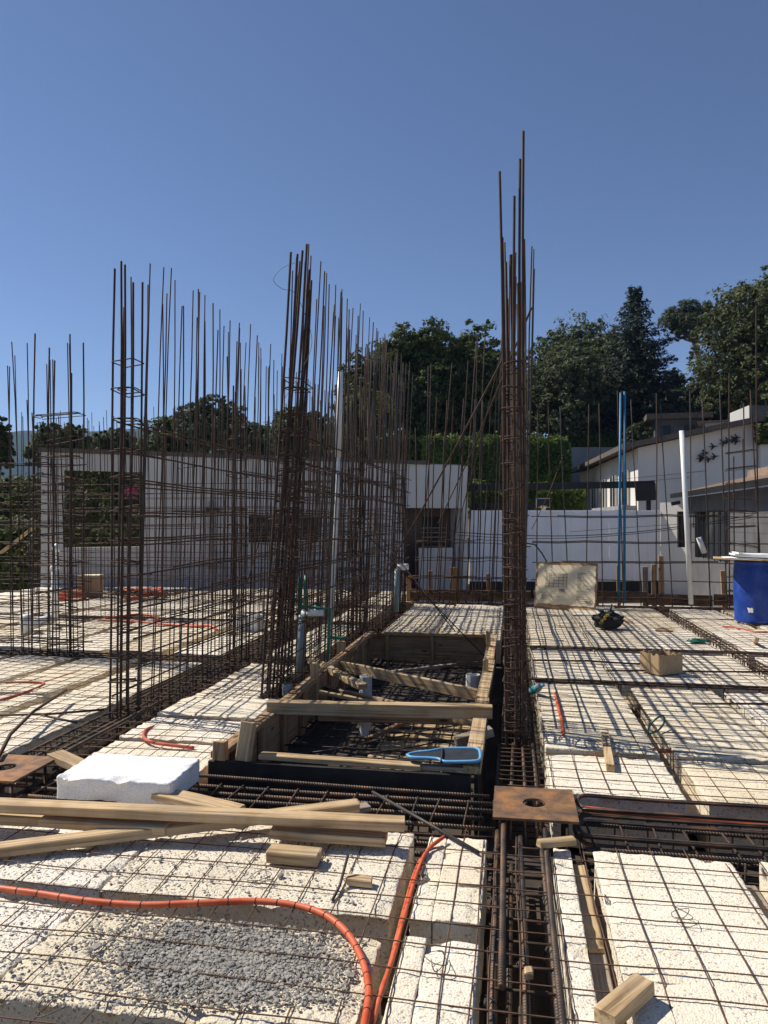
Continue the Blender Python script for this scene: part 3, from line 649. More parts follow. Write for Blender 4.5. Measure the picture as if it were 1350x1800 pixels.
loose_bar('bar lying on the blocks right of the green hose', [at(1215, 1236, .03), at(1350, 1236, .03)], .009)
loose_bar('thin bar poking up beside the small wood offcut', [at(585, 1578, .01), at(598, 1552, .02), at(612, 1500, .10)], .006, 'steel_grey')
loose_bar('grey flat bar lying from the cross beam onto the pale block', [at(655, 1390, .02), at(740, 1438, .03), at(840, 1495, .02)], .009, 'steel_grey')
loose_bar('black curved bar tips behind the drawing board', [aty(925, 955, 13.0), aty(940, 957, 13.0), aty(952, 972, 13.0), aty(975, 1012, 12.9)], .012, 'black_steel')
tag(tube_obj('tie_wire', spline([aty(518, 460, 5.9), aty(495, 470, 5.9), aty(480, 490, 5.9), aty(495, 506, 5.9), aty(516, 512, 5.9), aty(533, 545, 5.95), aty(548, 600, 6.0), aty(530, 650, 6.0), aty(500, 700, 5.9)], 6), .0022, 'tie_wire', None, 4), 'thin loop of tie wire hanging from the leaning column top', 'wire')

# ------------------------------------------------------------------ welded wire mesh over the blocks
def wire_mesh(label, x0, x1, y0, y1, sp=0.15, r=0.0028, z=0.003, wav=0.009, ragged=0.07, step=0.16, grooves=()):
    t = thing('welded_wire_mesh', label, 'wire mesh', (x0, y0, z), 'sheets of welded wire mesh')
    sd = random.random() * 50
    def h(x, y):
        v = z + min(wav, .013) * (.5 + .6 * noise.noise(Vector((x * 1.7 + sd, y * 1.7, 0)))) + .004 * noise.noise(Vector((x * 7, y * 7, sd)))
        return v
    def dx(x, y): return .022 * noise.noise(Vector((x * .9, y * 1.3, sd + 3)))
    def dy(x, y): return .022 * noise.noise(Vector((x * 1.3, y * .9, sd + 9)))
    x = x0 + .03
    while x < x1:
        a, b = y0 - random.uniform(-.05, ragged), y1 + random.uniform(-.05, ragged); n = max(3, int((b - a) / step))
        tube_obj('wire', [(x + dx(x, a + (b - a) * k / n), a + (b - a) * k / n, h(x, a + (b - a) * k / n)) for k in range(n + 1)], r, 'wire_rust', t, 4)
        x += sp
    y = y0 + .04
    while y < y1:
        a, b = x0 - random.uniform(-.05, ragged), x1 + random.uniform(-.05, ragged); n = max(3, int((b - a) / step))
        tube_obj('wire', [(a + (b - a) * k / n, y + dy(a + (b - a) * k / n, y), h(a + (b - a) * k / n, y) + 2 * r) for k in range(n + 1)], r, 'wire_rust', t, 4)
        y += sp
wire_mesh('wire mesh over the gravel-strewn blocks in the left foreground', -3.7, -0.05, 1.3, 3.48)
wire_mesh('wire mesh over the clean block in the right foreground', -0.16, 2.2, 1.3, 3.42)
wire_mesh('wire mesh right of the central column in front of the open box', 0.20, 3.4, 4.12, 6.85, wav=.02)
wire_mesh('wire mesh around the open box and tool bag', 0.20, 4.6, 6.95, 12.95, wav=.02, step=.25)
wire_mesh('wire mesh over the blocks between the left wall and the pit', -2.74, -1.88, 4.02, 7.3, wav=.02)
wire_mesh('wire mesh on the far blocks behind the timber pit', -1.75, -0.15, 9.2, 12.95, wav=.02, step=.25)
wire_mesh('wire mesh on the strip between the two left rebar walls', -2.74, -2.1, 7.6, 15.0, wav=.02, step=.25)
wire_mesh('wire mesh over the blocks left of the left rebar wall', -6.4, -3.16, 4.1, 7.3, wav=.02)
wire_mesh('wire mesh over the distant blocks at the left', -9.2, -3.16, 7.72, 15.1, wav=.02, step=.3)

# ------------------------------------------------------------------ the timber pit
pit = thing('pit_formwork', 'timber formwork box with spreaders around the dark rebar pit', 'formwork', (-1.0, 4.13, -.33))
PX0, PX1, PY0, PY1, PT = -1.79, -0.20, 4.15, 9.1, 0.05
plank('front_board', (PX0 - .02, PY0, -.10), (PX1 - .03, PY0, -.10), 0.03, 0.30, 'black_board', pit, bev=.003)
plank('top_rail', (-1.50, PY0 + .05, .075), (-.52, PY0 + .04, .07), 0.07, 0.03, 'wood', pit)
plank('top_rail', (-.53, PY0 + .05, .07), (PX1 - .06, PY0 + .05, .07), 0.05, 0.02, 'wood_grey', pit)
for k in range(3):
    ya, yb = PY0 + .03 + 1.63 * k, PY0 + .02 + 1.63 * (k + 1)
    plank('side_board', (PX0, ya, -.13), (PX0, yb, -.13), 0.022, 0.36, 'wood_form', pit, bev=.002)
    plank('side_board', (PX1, ya, -.13), (PX1, yb, -.13), 0.022, 0.36, 'black_board', pit, bev=.002)  # right boards blackened: shade of their outer face put into the colour
    plank('top_rail', (PX0 + .02, ya, .07), (PX0 + .03, yb, .07), 0.09, 0.04, 'wood_form', pit)
    plank('top_rail', (PX1 - .03, ya, .07), (PX1 - .02, yb, .07), 0.10, 0.045, 'wood', pit)
for k in range(10):
    y = PY0 + .3 + .5 * k
    plank('stud', (PX0 + .035, y, -.32), (PX0 + .035, y, .05), 0.04, 0.08, 'wood_form', pit)
plank('end_board', (PX0 + .03, PY1, -.10), (PX1 - .03, PY1, -.10), 0.022, 0.32, 'wood_form', pit)
plank('top_rail', (PX0 + .2, PY1 - .05, .07), (PX1 - .02, PY1 - .05, .07), 0.06, 0.04, 'wood_form', pit)
plank('bottom_rail', (PX0 + .3, PY1 - .06, -.27), (PX1 - .03, PY1 - .06, -.27), 0.05, 0.06, 'wood_form', pit)
for x in (-1.55, -.98, -.3): plank('stud', (x, PY1 - .04, -.32), (x, PY1 - .04, .05), 0.05, 0.08, 'wood_form', pit)
# spreaders
plank('spreader', at(472, 1240, .12), at(865, 1251, .12), 0.09, 0.09, 'wood', pit, warp=.006)
plank('spreader', at(600, 1170, .03), at(850, 1223, -.05), 0.05, 0.10, 'wood', pit)
plank('spreader', at(548, 1160, .08), at(638, 1206, .06), 0.09, 0.05, 'wood', pit)
plank('spreader', at(555, 1205, -.10), at(842, 1272, -.08), 0.06, 0.05, 'wood', pit)
plank('spreader', at(560, 1254, -.08), at(848, 1262, -.08), 0.04, 0.11, 'wood_form', pit)
plank('spreader', at(800, 1303, .0), at(864, 1283, .06), 0.07, 0.06, 'wood_grey', pit)
plank('corner_post', at(600, 1175, -.1), at(600, 1150, .16) * .0 + at(600, 1175, -.1) + Vector((0, 0, .30)), 0.09, 0.05, 'wood', pit)
plank('corner_post', at(553, 1262, -.28), at(553, 1262, -.28) + Vector((0, 0, .50)), 0.07, 0.05, 'wood', pit)
plank('corner_post', at(853, 1215, -.1), at(853, 1215, -.1) + Vector((0, 0, .30)), 0.05, 0.06, 'wood', pit)
plank('corner_post', at(858, 1150, .0), at(858, 1150, .0) + Vector((0, 0, .26)), 0.05, 0.05, 'wood', pit)
plank('corner_post', (-1.60, 4.16, .055), (-1.58, 4.22, .27), 0.085, 0.06, 'wood', pit)
plank('corner_post', (-1.74, 4.15, .05), (-1.74, 4.17, .16), 0.08, 0.06, 'wood_form', pit)
plank('spreader', at(560, 1215, .0), at(700, 1240, -.12), 0.05, 0.03, 'wood', pit)
plank('spreader', at(690, 1180, -.15), at(800, 1168, -.2), 0.06, 0.03, 'wood_grey', pit)
plank('spreader', at(640, 1300, -.28), at(720, 1265, -.15), 0.05, 0.03, 'wood_form', pit)
# mat in the pit
pm = thing('rebar_mat', 'dark rebar mat lying on the boards inside the timber pit', 'rebar mat', (-1.0, 4.3, -.3))
for k in range(22):
    y = 4.4 + .21 * k; bar('mat_bar', (PX0 + .06, y + random.uniform(-.05, .05), -.24 + random.uniform(-.02, .02)), (PX1 - .05, y + random.uniform(-.05, .05), -.24), .0065, 'steel_grey', pm, random.randint(1, 8))
for k in range(9):
    x = PX0 + .12 + .17 * k; bar('mat_bar', (x, 4.25, -.255), (x + random.uniform(-.05, .05), 9.0, -.255), .0065, 'steel_grey', pm, random.randint(1, 8))
for k in range(9):
    x, y = random.uniform(-1.2, -.4), random.uniform(4.6, 7.5); a = random.uniform(0, PI)
    bar('mat_bar', (x - .4 * math.cos(a), y - .4 * math.sin(a), -.22), (x + .4 * math.cos(a), y + .4 * math.sin(a), -.17), .006, 'steel_grey', pm, random.randint(1, 8))
for k in range(7):
    tag(plank('floor_board', (-1.15 + .02 * k, 4.45 + .33 * k, -.318), (-.32, 4.45 + .33 * k, -.318), .20, .018, 'wood'), ['pale floor board nearest the front of the timber pit', 'second pale floor board in the timber pit', 'third pale floor board in the timber pit', 'fourth pale floor board in the timber pit', 'fifth pale floor board in the timber pit', 'sixth pale floor board in the timber pit', 'farthest pale floor board in the timber pit'][k], 'board', 'boards on the pit floor')
def pipe_stub(label, p, r, h, mat='pvc_white', rx=0.0, name='pipe_stub', group=None):
    mb = MB(); n = 20; R = r; ri = r * .9; v = []; f = []
    for (rr, z) in ((R, 0), (R, h), (ri, h), (ri, h * .3)):
        for k in range(n): v.append((rr * math.cos(2 * PI * k / n), rr * math.sin(2 * PI * k / n), z))
    for j in range(3):
        for k in range(n): f.append((j * n + k, j * n + (k + 1) % n, (j + 1) * n + (k + 1) % n, (j + 1) * n + k))
    f.append(tuple(3 * n + k for k in range(n)))
    o = add_obj(name, mesh_from(v, f, mat, False), None, p); o.rotation_euler = (rx, 0, 0)
    return tag(o, label, 'pipe', group)
pipe_stub('short white pipe stub under the crossing spreaders in the pit', at(643, 1225, -.22), .062, .21)
pipe_stub('white pipe stub under the front spreader in the pit', at(642, 1290, -.27), .05, .16)
pipe_stub('white pipe stub by the right side of the pit', at(831, 1215, -.2), .072, .17)
pipe_stub('clear bottle-like stub standing left of the pit corner', at(505, 1228, .0), .04, .13, 'pvc_bluegrey')

def curl(label, px, py, seed):
    rr = random.Random(seed); c = at(px, py, .012)
    pts = spline([c + Vector((.05 * math.cos(k * 1.5 + seed) * rr.uniform(.3, 1.2), .05 * math.sin(k * 1.5 + seed) * rr.uniform(.3, 1.2), rr.uniform(0, .03))) for k in range(8)], 4)
    tag(tube_obj('tie_wire_scrap', pts, .0017, 'tie_wire', None, 4), label, 'wire', 'scraps of tie wire')
curl('curl of tie wire in the lower left corner', 98, 1768, 1); curl('tangle of tie wire below the gravel spill', 268, 1782, 2); curl('scrap of tie wire beside the rusty stain near the plate', 770, 1690, 3)
curl('scrap of tie wire on the clean block at the right', 1190, 1610, 4); curl('scrap of tie wire near the chunky offcut', 455, 1545, 5)
# blue-rimmed pad lying on the pit corner
def outline_pad():
    base = at(790, 1335, .10)
    out = [(-.40, .01), (-.37, .045), (-.30, .075), (-.20, .095), (-.12, .125), (-.06, .15), (.10, .15), (.22, .145), (.27, .12), (.285, .06), (.285, -.06), (.27, -.12), (.22, -.145), (.05, -.15), (-.05, -.14), (-.10, -.085), (-.2, -.06), (-.30, -.05), (-.37, -.03)]
    pts = spline([(x * .62, y * .70, .02 + .03 * (x + .4)) for x, y in out] + [(out[0][0] * .62, out[0][1] * .70, .02)], 4)[:-1]
    t = thing('skimmer_pad', 'blue-rimmed dark flat pad with a waist lying on the pit corner', 'pad', base)
    t.rotation_euler = (0.05, 0, math.radians(4)); del t['_base']
    v, f = tube_data(pts, .010, 7, True); add_obj('rim', mesh_from(v, f, 'pad_blue', True), t)
    n = len(pts); c = sum(pts, Vector()) / n
    top = [Vector(p) + Vector((0, 0, .001)) for p in pts] + [c]; bot = [Vector(p) - Vector((0, 0, .006)) for p in pts]
    f = [(i, (i + 1) % n, n) for i in range(n)] + [tuple(range(2 * n, n, -1))]
    add_obj('panel', mesh_from(top + bot, f, 'pad_dark'), t)
    strap = [(-.045, -.103, .03), (-.045, -.05, .038), (-.045, 0, .04), (-.045, .05, .038), (-.045, .103, .03)]
    v, f = tube_data(strap, .008, 6); add_obj('strap', mesh_from(v, f, 'black_fabric', True), t)
outline_pad()

# ------------------------------------------------------------------ rusty plates with a hole
def steel_plate(label, cx, cy, z, rz=0.0):
    n = 40; R = .057; S = .205; t = .012; v = []; f = []
    def sq(k):
        a = 2 * PI * k / n; c, s = math.cos(a), math.sin(a); m = max(abs(c), abs(s)); return (S * c / m, S * s / m)
    for (zz) in (t, 0):
        for k in range(n): v.append((R * math.cos(2 * PI * k / n), R * math.sin(2 * PI * k / n), zz))
        for k in range(n): v.append((*sq(k), zz))
    for k in range(n):
        q = (k + 1) % n
        f += [(k, n + k, n + q, q), (2 * n + k, 2 * n + q, 3 * n + q, 3 * n + k), (n + k, 3 * n + k, 3 * n + q, n + q), (k, q, 2 * n + q, 2 * n + k)]
    o = add_obj('anchor_plate', mesh_from(v, f, 'rust_plate'), None, (cx, cy, z)); o.rotation_euler = (.01, -.012, rz)
    tag(o, label, 'steel plate', 'rusty anchor plates')
    for sx in (-1, 1):
        for sy in (-1, 1): add_obj('anchor_bar', unit_bar(.01, 'rebar', 0, 6), o, (sx * .15, sy * .15, -.3), None, (1, 1, .299))
    return o
steel_plate('rusty square plate with a round hole on the central beam', .112, 3.79, .045)
steel_plate('rusty square plate with a round hole at the left frame edge', -2.92, 3.80, .045)

# ------------------------------------------------------------------ loose timber
def lumber(label, a, za, b, zb, w, t, mat='wood', roll=0.0, name='timber'):
    return tag(plank(name, at(*a, za), at(*b, zb), w, t, mat, None, roll, .005, .004), label, 'timber', 'loose timber on the slab')
lumber('longest timber lying across the foreground in front of the foam block', (-60, 1410, ), .15, (712, 1446), .11, .085, .044)
lumber('long timber slanting under the longest one to the left frame edge', (-60, 1500), .035, (630, 1412), .075, .075, .045)
lumber('short timber with cut end below the longest timber', (80, 1437), .08, (300, 1450), .07, .10, .04)
lumber('timber with slanted end poking out below the right end of the pile', (480, 1455), .06, (680, 1473), .04, .10, .04)
lumber('timber behind the foam block slanting to the cross beam', (250, 1385), .06, (420, 1425), .06, .11, .035)
lumber('short timber at the left frame edge under the pile', (-50, 1432), .07, (85, 1437), .06, .08, .045)
lumber('pale timber end beside the left rusty plate', (98, 1325), .06, (185, 1365), .05, .10, .045)
lumber('chunky offcut lying on the wire mesh below the timber pile', (473, 1497), .035, (563, 1503), .035, .09, .05)
lumber('tiny offcut right of the chunky one', (610, 1543), .02, (655, 1545), .02, .05, .03)
lumber('grey timber tip showing above the pile by the cross beam', (560, 1430), .03, (648, 1416), .03, .07, .03, 'wood_grey')
lumber('upright-looking batten lying on the blocks right of the central column', (1063, 1290), .025, (1070, 1348), .025, .05, .045)
lumber('weathered block lying in the lower right corner', (1058, 1785), .05, (1132, 1722), .05, .07, .045, 'wood')
lumber('short batten wedged under the holed plate', (945, 1480), .04, (1008, 1474), .04, .045, .03)
lumber('little wood cube on the central beam cage', (924, 1698), .03, (931, 1712), .03, .03, .025)
lumber('wood chips at the end of the rib board', (1095, 1225), -.02, (1120, 1240), -.02, .1, .02)
lumber('flat batten lying by the tool bag', (1150, 1107), .02, (1182, 1108), .02, .05, .02, 'wood_form')
lumber('thin wood peg standing right of the box on the slab', (1326, 1130), .0, (1329, 1124), .11, .04, .04, 'wood_form')

# ------------------------------------------------------------------ loose foam block
fb = thing('foam_block', 'loose snow-white foam block resting on the timber pile', 'foam block', at(215, 1415, .0))
q0 = at(100, 1400, .03); q1 = at(302, 1411, .03)
ang = math.atan2(q1.y - q0.y, q1.x - q0.x)
me = foam_mesh((q1 - q0).length, 0.40, .12, .014, 'foam_new', .012, .005, 77)
fo = add_obj('foam_body', me, fb, (q0.x, q0.y, .145)); fo.rotation_euler = (0.01, 0.015, ang)

# ------------------------------------------------------------------ conduits, hoses
def conduit(label, pts, r=.011, mat='conduit_orange', name='conduit', cat='conduit', n=6, group='orange conduits'):
    return tag(tube_obj(name, spline(pts, n), r, mat, None, 8), label, cat, group)
main_conduit = conduit('long orange conduit sweeping in an S over the left foreground mesh', [at(-60, 1548, .02), at(0, 1557, .02), at(70, 1566, .02), at(150, 1578, .02), at(250, 1586, .024), at(350, 1583, .03), at(450, 1580, .03), at(520, 1587, .03), at(572, 1604, .03), at(612, 1637, .028), at(638, 1685, .022), at(648, 1730, .02), at(645, 1770, .02), at(634, 1830, .02)], .0125)
cv = [Vector(v_.co) for v_ in main_conduit.data.vertices]
rings = [sum(cv[8 * k:8 * k + 8], Vector()) / 8 for k in range(len(cv) // 8)]
for k in range(3, len(rings) - 1, 3):                   # dark tie marks along the conduit
    a_, b_ = rings[k], rings[k] + (rings[k + 1] - rings[k]).normalized() * .004
    v_, f_ = tube_data([a_, b_], .0133, 8); ro = add_obj('tie_mark', mesh_from(v_, f_, 'black_steel', True)); ro.parent = main_conduit
conduit('orange conduit dropping into the groove below the holed plate', [at(780, 1468, .03), at(752, 1490, .02), at(733, 1530, .0), at(718, 1580, -.01), at(704, 1630, -.005), at(690, 1680, .0), at(668, 1745, .005), at(645, 1830, .0)], .0085)
conduit('second strand of conduit in the groove beside the first', [at(772, 1474, .02), at(746, 1496, .0), at(727, 1535, -.02), at(711, 1590, -.03), at(698, 1640, -.02), at(684, 1695, -.015), at(660, 1760, -.01), at(640, 1830, -.01)], .008)
conduit('curved orange conduit on the blocks left of the pit', [at(272, 1276, -.01), at(258, 1282, .005), at(254, 1294, .01), at(268, 1303, .01), at(300, 1308, .01), at(342, 1313, .0)], .012, 'conduit_dusty')
conduit('upright-looking orange conduit on the block right of the column', [at(975, 1218, .01), at(980, 1240, .012), at(986, 1265, .012), at(989, 1290, .012), at(990, 1302, .0)], .014)
conduit('orange conduit elbow by the batten on the right blocks', [at(984, 1301, .0), at(1000, 1303, .005), at(1030, 1306, -.005), at(1062, 1308, -.01)], .011, 'conduit_dusty')
conduit('short orange conduit bridging the rib on the right blocks', [at(1146, 1317, -.01), at(1160, 1318, .0), at(1178, 1319, .0)], .014)
conduit('dusty conduit running to the right frame edge', [at(1180, 1316, -.01), at(1250, 1317, -.01), at(1330, 1321, -.01), at(1400, 1325, -.01)], .009, 'conduit_dusty')
conduit('orange conduit inside the cross beam right of the plate', [(0.36, 3.93, -.01), (0.6, 3.92, -.015), (1.0, 3.91, -.02), (1.5, 3.9, -.02), (2.2, 3.9, -.02)], .016)
conduit('orange conduit draped on the left slab behind the rebar wall', [at(185, 1087, .02), at(215, 1083, .03), at(245, 1080, .03), at(268, 1082, .03), at(280, 1090, .02)], .02)
conduit('orange conduit running into the left wall foot', [at(175, 1090, .0), at(240, 1093, .01), at(330, 1100, .02), at(370, 1100, .04), at(382, 1108, .0)], .022)
conduit('bent red conduit on the left blocks', [at(0, 1230, .01), at(40, 1218, .01), at(75, 1204, .01), at(76, 1199, .01), at(50, 1198, .01), at(12, 1199, .01)], .010, 'conduit_dusty')
conduit('red conduit on the left blocks by the wall foot', [at(60, 1208, -.01), at(100, 1192, .0), at(140, 1180, .0)], .009, 'conduit_dusty')
conduit('red conduit poking from under the blue barrel', [at(1270, 1100, .01), at(1300, 1104, .02), at(1325, 1110, .02), at(1348, 1111, .02)], .011, 'conduit_dusty')
conduit('red conduit beside the tool bag', [at(1088, 1085, .02), at(1100, 1092, .02), at(1112, 1093, .02)], .011, 'conduit_dusty')
conduit('green hose loop standing on the mesh by the rib', [at(1138, 1287, .02), at(1140, 1275, .05), at(1152, 1262, .10), at(1164, 1258, .10), at(1166, 1268, .06), at(1156, 1282, .03), at(1142, 1288, .02), at(1136, 1289, .02)], .007, 'hose_green', 'hose_loop', 'hose', group=None)
def coil(label, c, R, n, r=.018):
    t = thing('conduit_coil', label, 'conduit coil', c, 'coils of orange conduit')
    for k in range(n):
        a0 = random.uniform(0, 6); rr = R * random.uniform(.85, 1.08); e = random.uniform(.9, 1.0)
        pts = [Vector(c) + Vector((rr * math.cos(a0 + w), rr * e * math.sin(a0 + w), .03 + .03 * k + .02 * math.sin(2 * w + k))) for w in np.linspace(0, 2 * PI, 25)[:-1]]
        tube_obj('coil_turn', pts, r, 'conduit_orange', t, 6, True)
coil('coil of orange conduit beside the white box', at(122, 1054), .30, 5)
coil('coil of orange conduit behind the left rebar wall', at(253, 1050), .38, 5)

# ------------------------------------------------------------------ pipes standing in the walls
def pipe(label, p, q, r, mat='pvc_white', name='plastic_pipe', sides=14, cat='pipe'):
    return tag(tube_obj(name, [p, (Vector(p) + Vector(q)) / 2, q], r, mat, None, sides), label, cat, 'plastic pipes')
b0 = Vector((-1.86, 7.6, -.1))
def on_y(px, py, Y): return aty(px, py, Y)
wp = thing('plastic_pipe', 'tall white plastic pipe rising through the middle rebar wall', 'pipe', (on_y(578, 1165, 7.7)), 'plastic pipes')
tube_obj('lower_pipe', [on_y(578, 1165, 7.7), on_y(588, 960, 7.65), on_y(594, 800, 7.6)], .027, 'pvc_white', wp, 14)
tube_obj('upper_pipe', [on_y(594, 803, 7.6), on_y(598, 653, 7.55)], .033, 'pvc_white', wp, 14)
pipe('tall white plastic pipe in front of the grey house on the right', on_y(1214, 1062, 12.9), on_y(1199, 757, 13.0), .042)
pipe('white plastic pipe behind the foot of the central column', aty(908, 1120, 9.5), aty(904, 1030, 9.5), .035)
pipe('short translucent tube hanging in the slender right cage', aty(1228, 945, 13.1), aty(1238, 972, 13.1), .045)
def pair_bar(label, a, b, Y, r, mat): return tag(tube_obj('blue_bar', [aty(*a, Y), aty(*b, Y)], r, mat, None, 8), label, 'bar', 'pair of blue bars')
pair_bar('left of two blue bars standing in the edge mat', (1087, 1055), (1092, 690), 13.0, .022, 'blue_paint')
pair_bar('right of two blue bars standing in the edge mat', (1097, 1057), (1099, 688), 13.0, .022, 'blue_paint')
gp = thing('water_pipes', 'green water pipe riser with white cover beside the leaning column', 'pipes', aty(522, 1200, 6.6))
Yg = 6.6
tube_obj('riser', [aty(520, 1205, Yg), aty(524, 1130, Yg), aty(527, 1015, Yg)], .016, 'pvc_green', gp, 8)
tube_obj('riser', [aty(536, 1075, Yg), aty(538, 1010, Yg)], .016, 'pvc_green', gp, 8)
tube_obj('cross_pipe', [aty(527, 1066, Yg), aty(556, 1068, Yg), aty(580, 1070, Yg), aty(578, 1120, Yg), aty(576, 1160, Yg)], .014, 'pvc_green', gp, 8)
tube_obj('cross_pipe', [aty(577, 1120, Yg), aty(612, 1122, Yg)], .014, 'pvc_green', gp, 8)
tube_obj('drain_pipe', [aty(527, 1200, Yg), aty(531, 1080, Yg)], .038, 'pvc_bluegrey', gp, 12)
tube_obj('cover_cap', [aty(531, 1078, Yg - .05), aty(568, 1077, Yg - .05)], .03, 'pvc_white', gp, 12)
g2 = thing('water_pipes', 'grey pipe with white elbow at the far end of the middle wall', 'pipes', aty(697, 1080, 11.5))
tube_obj('drain_pipe', [aty(696, 1075, 11.5), aty(698, 1000, 11.5)], .045, 'pvc_bluegrey', g2, 10)
tube_obj('elbow', [aty(698, 997, 11.5), aty(718, 996, 11.5)], .05, 'pvc_white', g2, 10)
wf = thing('drain_fitting', 'white drain tee lying on the left slab', 'pipe fitting', at(75, 1108), 'plastic pipes')
tube_obj('branch', [at(55, 1098, .08), at(75, 1092, .10), at(96, 1086, .14)], .07, 'pvc_white', wf, 12)
tube_obj('hub', [at(48, 1112, .0), at(48, 1112, .24)*0 + at(48, 1112, .0) + Vector((0, 0, .24))], .085, 'pvc_white', wf, 14)
tube_obj('riser', [at(97, 1092, .05), at(97, 1092, .05) + Vector((0, 0, .75))], .045, 'pvc_white', wf, 12)
tube_obj('cap', [at(97, 1092, .05) + Vector((0, 0, .75)), at(97, 1092, .05) + Vector((0, 0, .80)), at(97, 1092, .05) + Vector((0, 0, .83))], [.07, .06, .01], 'pvc_white', wf, 12)
pipe_stub('left of two white pipe stubs behind the left wall', at(424, 1108, .0), .10, .22)
pipe_stub('right of two white pipe stubs behind the left wall', at(449, 1108, .0), .10, .22)
rt = at(97, 1092, .05)
tube_obj('thin_riser', [rt + Vector((.02, 0, .8)), rt + Vector((.02, 0, 1.02))], .012, 'pvc_white', wf, 8)
tube_obj('cap', [rt + Vector((.02, 0, 1.0)), rt + Vector((.02, 0, 1.06)), rt + Vector((.02, 0, 1.12))], [.05, .06, .015], 'pvc_white', wf, 8)

# ------------------------------------------------------------------ things lying on the slab
def carton():
    base = at(1161, 1180, 0.02); S = .30
    t = thing('cardboard_box', 'open brown cardboard box with torn flaps on the right slab', 'box', base, None, math.radians(33))
    w, l, h, th = .29, .26, .19, .006
    for i, (x0, x1, y0, y1) in enumerate(((-w / 2, w / 2, -l / 2, -l / 2 + th), (-w / 2, w / 2, l / 2 - th, l / 2), (-w / 2, -w / 2 + th, -l / 2 + th, l / 2 - th), (w / 2 - th, w / 2, -l / 2 + th, l / 2 - th))):
        bm = bmesh.new(); bmesh.ops.create_grid(bm, x_segments=12, y_segments=1, size=.5)
        hor = i < 2; rr = random.Random(i)
        v = []; n = 12
        for k in range(n + 1):
            u = k / n
            zt = h + (rr.uniform(-.018, .012) if 0 < k < n else 0)
            if hor: v += [(x0 + (x1 - x0) * u, y0, 0), (x0 + (x1 - x0) * u, y1, 0), (x0 + (x1 - x0) * u, y0, zt), (x0 + (x1 - x0) * u, y1, zt)]
            else: v += [(x0, y0 + (y1 - y0) * u, 0), (x1, y0 + (y1 - y0) * u, 0), (x0, y0 + (y1 - y0) * u, zt), (x1, y0 + (y1 - y0) * u, zt)]
        f = []
        for k in range(n):
            a, b = 4 * k, 4 * k + 4
            f += [(a, b, b + 2, a + 2), (a + 1, a + 3, b + 3, b + 1), (a + 2, b + 2, b + 3, a + 3), (a, a + 1, b + 1, b)]
        f += [(0, 2, 3, 1), (4 * n, 4 * n + 1, 4 * n + 3, 4 * n + 2)]
        bm.free(); add_obj('box_side', mesh_from(v, f, 'cardboard'), t)
    mb = MB(); mb.box(-w / 2 + th, w / 2 - th, -l / 2 + th, l / 2 - th, 0, th); add_obj('box_bottom', mb.mesh('cardboard'), t)
carton()
def small_box():
    p = at(160, 1049, 0); mb = MB(); w, h = .42, .43
    t = thing('cardboard_box', 'upright pale cardboard box between the orange coils', 'box', p, None, math.radians(12))
    bm = bmesh.new(); bmesh.ops.create_cube(bm, size=1)
    for v in bm.verts: v.co = Vector((v.co.x * w * .92, v.co.y * .3, (v.co.z + .5) * h + random.uniform(-.01, .01)))
    bmesh.ops.bevel(bm, geom=bm.edges[:], offset=.006, segments=1, affect='EDGES')
    me = bpy.data.meshes.new('box'); bm.to_mesh(me); bm.free(); me.materials.append(MAT['cardboard']); add_obj('box_body', me, t)
    m2 = MB(); m2.box(-w * .47, w * .47, -.155, .155, h * .985, h * 1.01); add_obj('box_lid', m2.mesh('paper_aged'), t)
small_box()
def drawing_board():
    p0, p1 = aty(938, 1057, 12.76), aty(1046, 1060, 12.36); base = (p0 + p1) / 2; base.z = .0
    w = (p1 - p0).length; h = aty(990, 988, 12.6).z - base.z
    t = thing('drawing_board', 'brown board with a creased yellowed construction drawing pinned on', 'drawing board', base, None, math.atan2((p1 - p0).y, (p1 - p0).x))
    t.rotation_euler = (math.radians(-11), 0, math.atan2((p1 - p0).y, (p1 - p0).x))
    if '_base' in t: del t['_base']
    mb = MB(); mb.box(-w / 2, w / 2, 0, .02, 0, h); add_obj('board', mb.mesh('wood_form'), t)
    n, m = 16, 10; v = []; W, H = w * .95, h * .86; r2 = random.Random(5)
    for j in range(m + 1):
        for i in range(n + 1):
            v.append((-w * .47 + W * i / n + (r2.uniform(-.012, .012) if i in (0, n) else 0), -.008 + .006 * noise.noise(Vector((i * .7, j * .9, 3))), .09 * h + H * j / m + (r2.uniform(-.012, .012) if j in (0, m) else 0)))
    f = [(j * (n + 1) + i, j * (n + 1) + i + 1, (j + 1) * (n + 1) + i + 1, (j + 1) * (n + 1) + i) for j in range(m) for i in range(n)]
    add_obj('drawing_sheet', mesh_from(v, f, 'paper_aged', True), t)
    pr = MB()
    def ln(x0, z0, x1, z1, tk=.005):
        a, b = -w * .47 + W * x0, -w * .47 + W * x1; c, d = .09 * h + H * z0, .09 * h + H * z1
        pr.box(min(a, b) - tk / 2, max(a, b) + tk / 2, -.0165, -.0155, min(c, d) - tk / 2, max(c, d) + tk / 2)
    for z in (.45, .52, .6, .68, .76): ln(.16, z, .52, z, .008)
    for x in (.16, .22, .30, .38, .46, .52): ln(x, .42, x, .78, .008)
    for k in range(9): ln(.08 + .02 * (k % 2), .12 + .02 * k, .12 + .03 * (k % 3), .12 + .02 * k, .007)
    for k in range(14): ln(.70, .35 + .035 * k, .70 + r2.uniform(.05, .2), .35 + .035 * k, .008)
    for k in range(4): ln(.70, .07 + .045 * k, .95, .07 + .045 * k, .008)
    ln(.2, .2, .42, .2, .004); ln(.4, .34, .48, .38, .02); ln(.86, .09, .93, .12, .02)
    add_obj('printed_drawing', pr.mesh('ink'), t)
drawing_board()
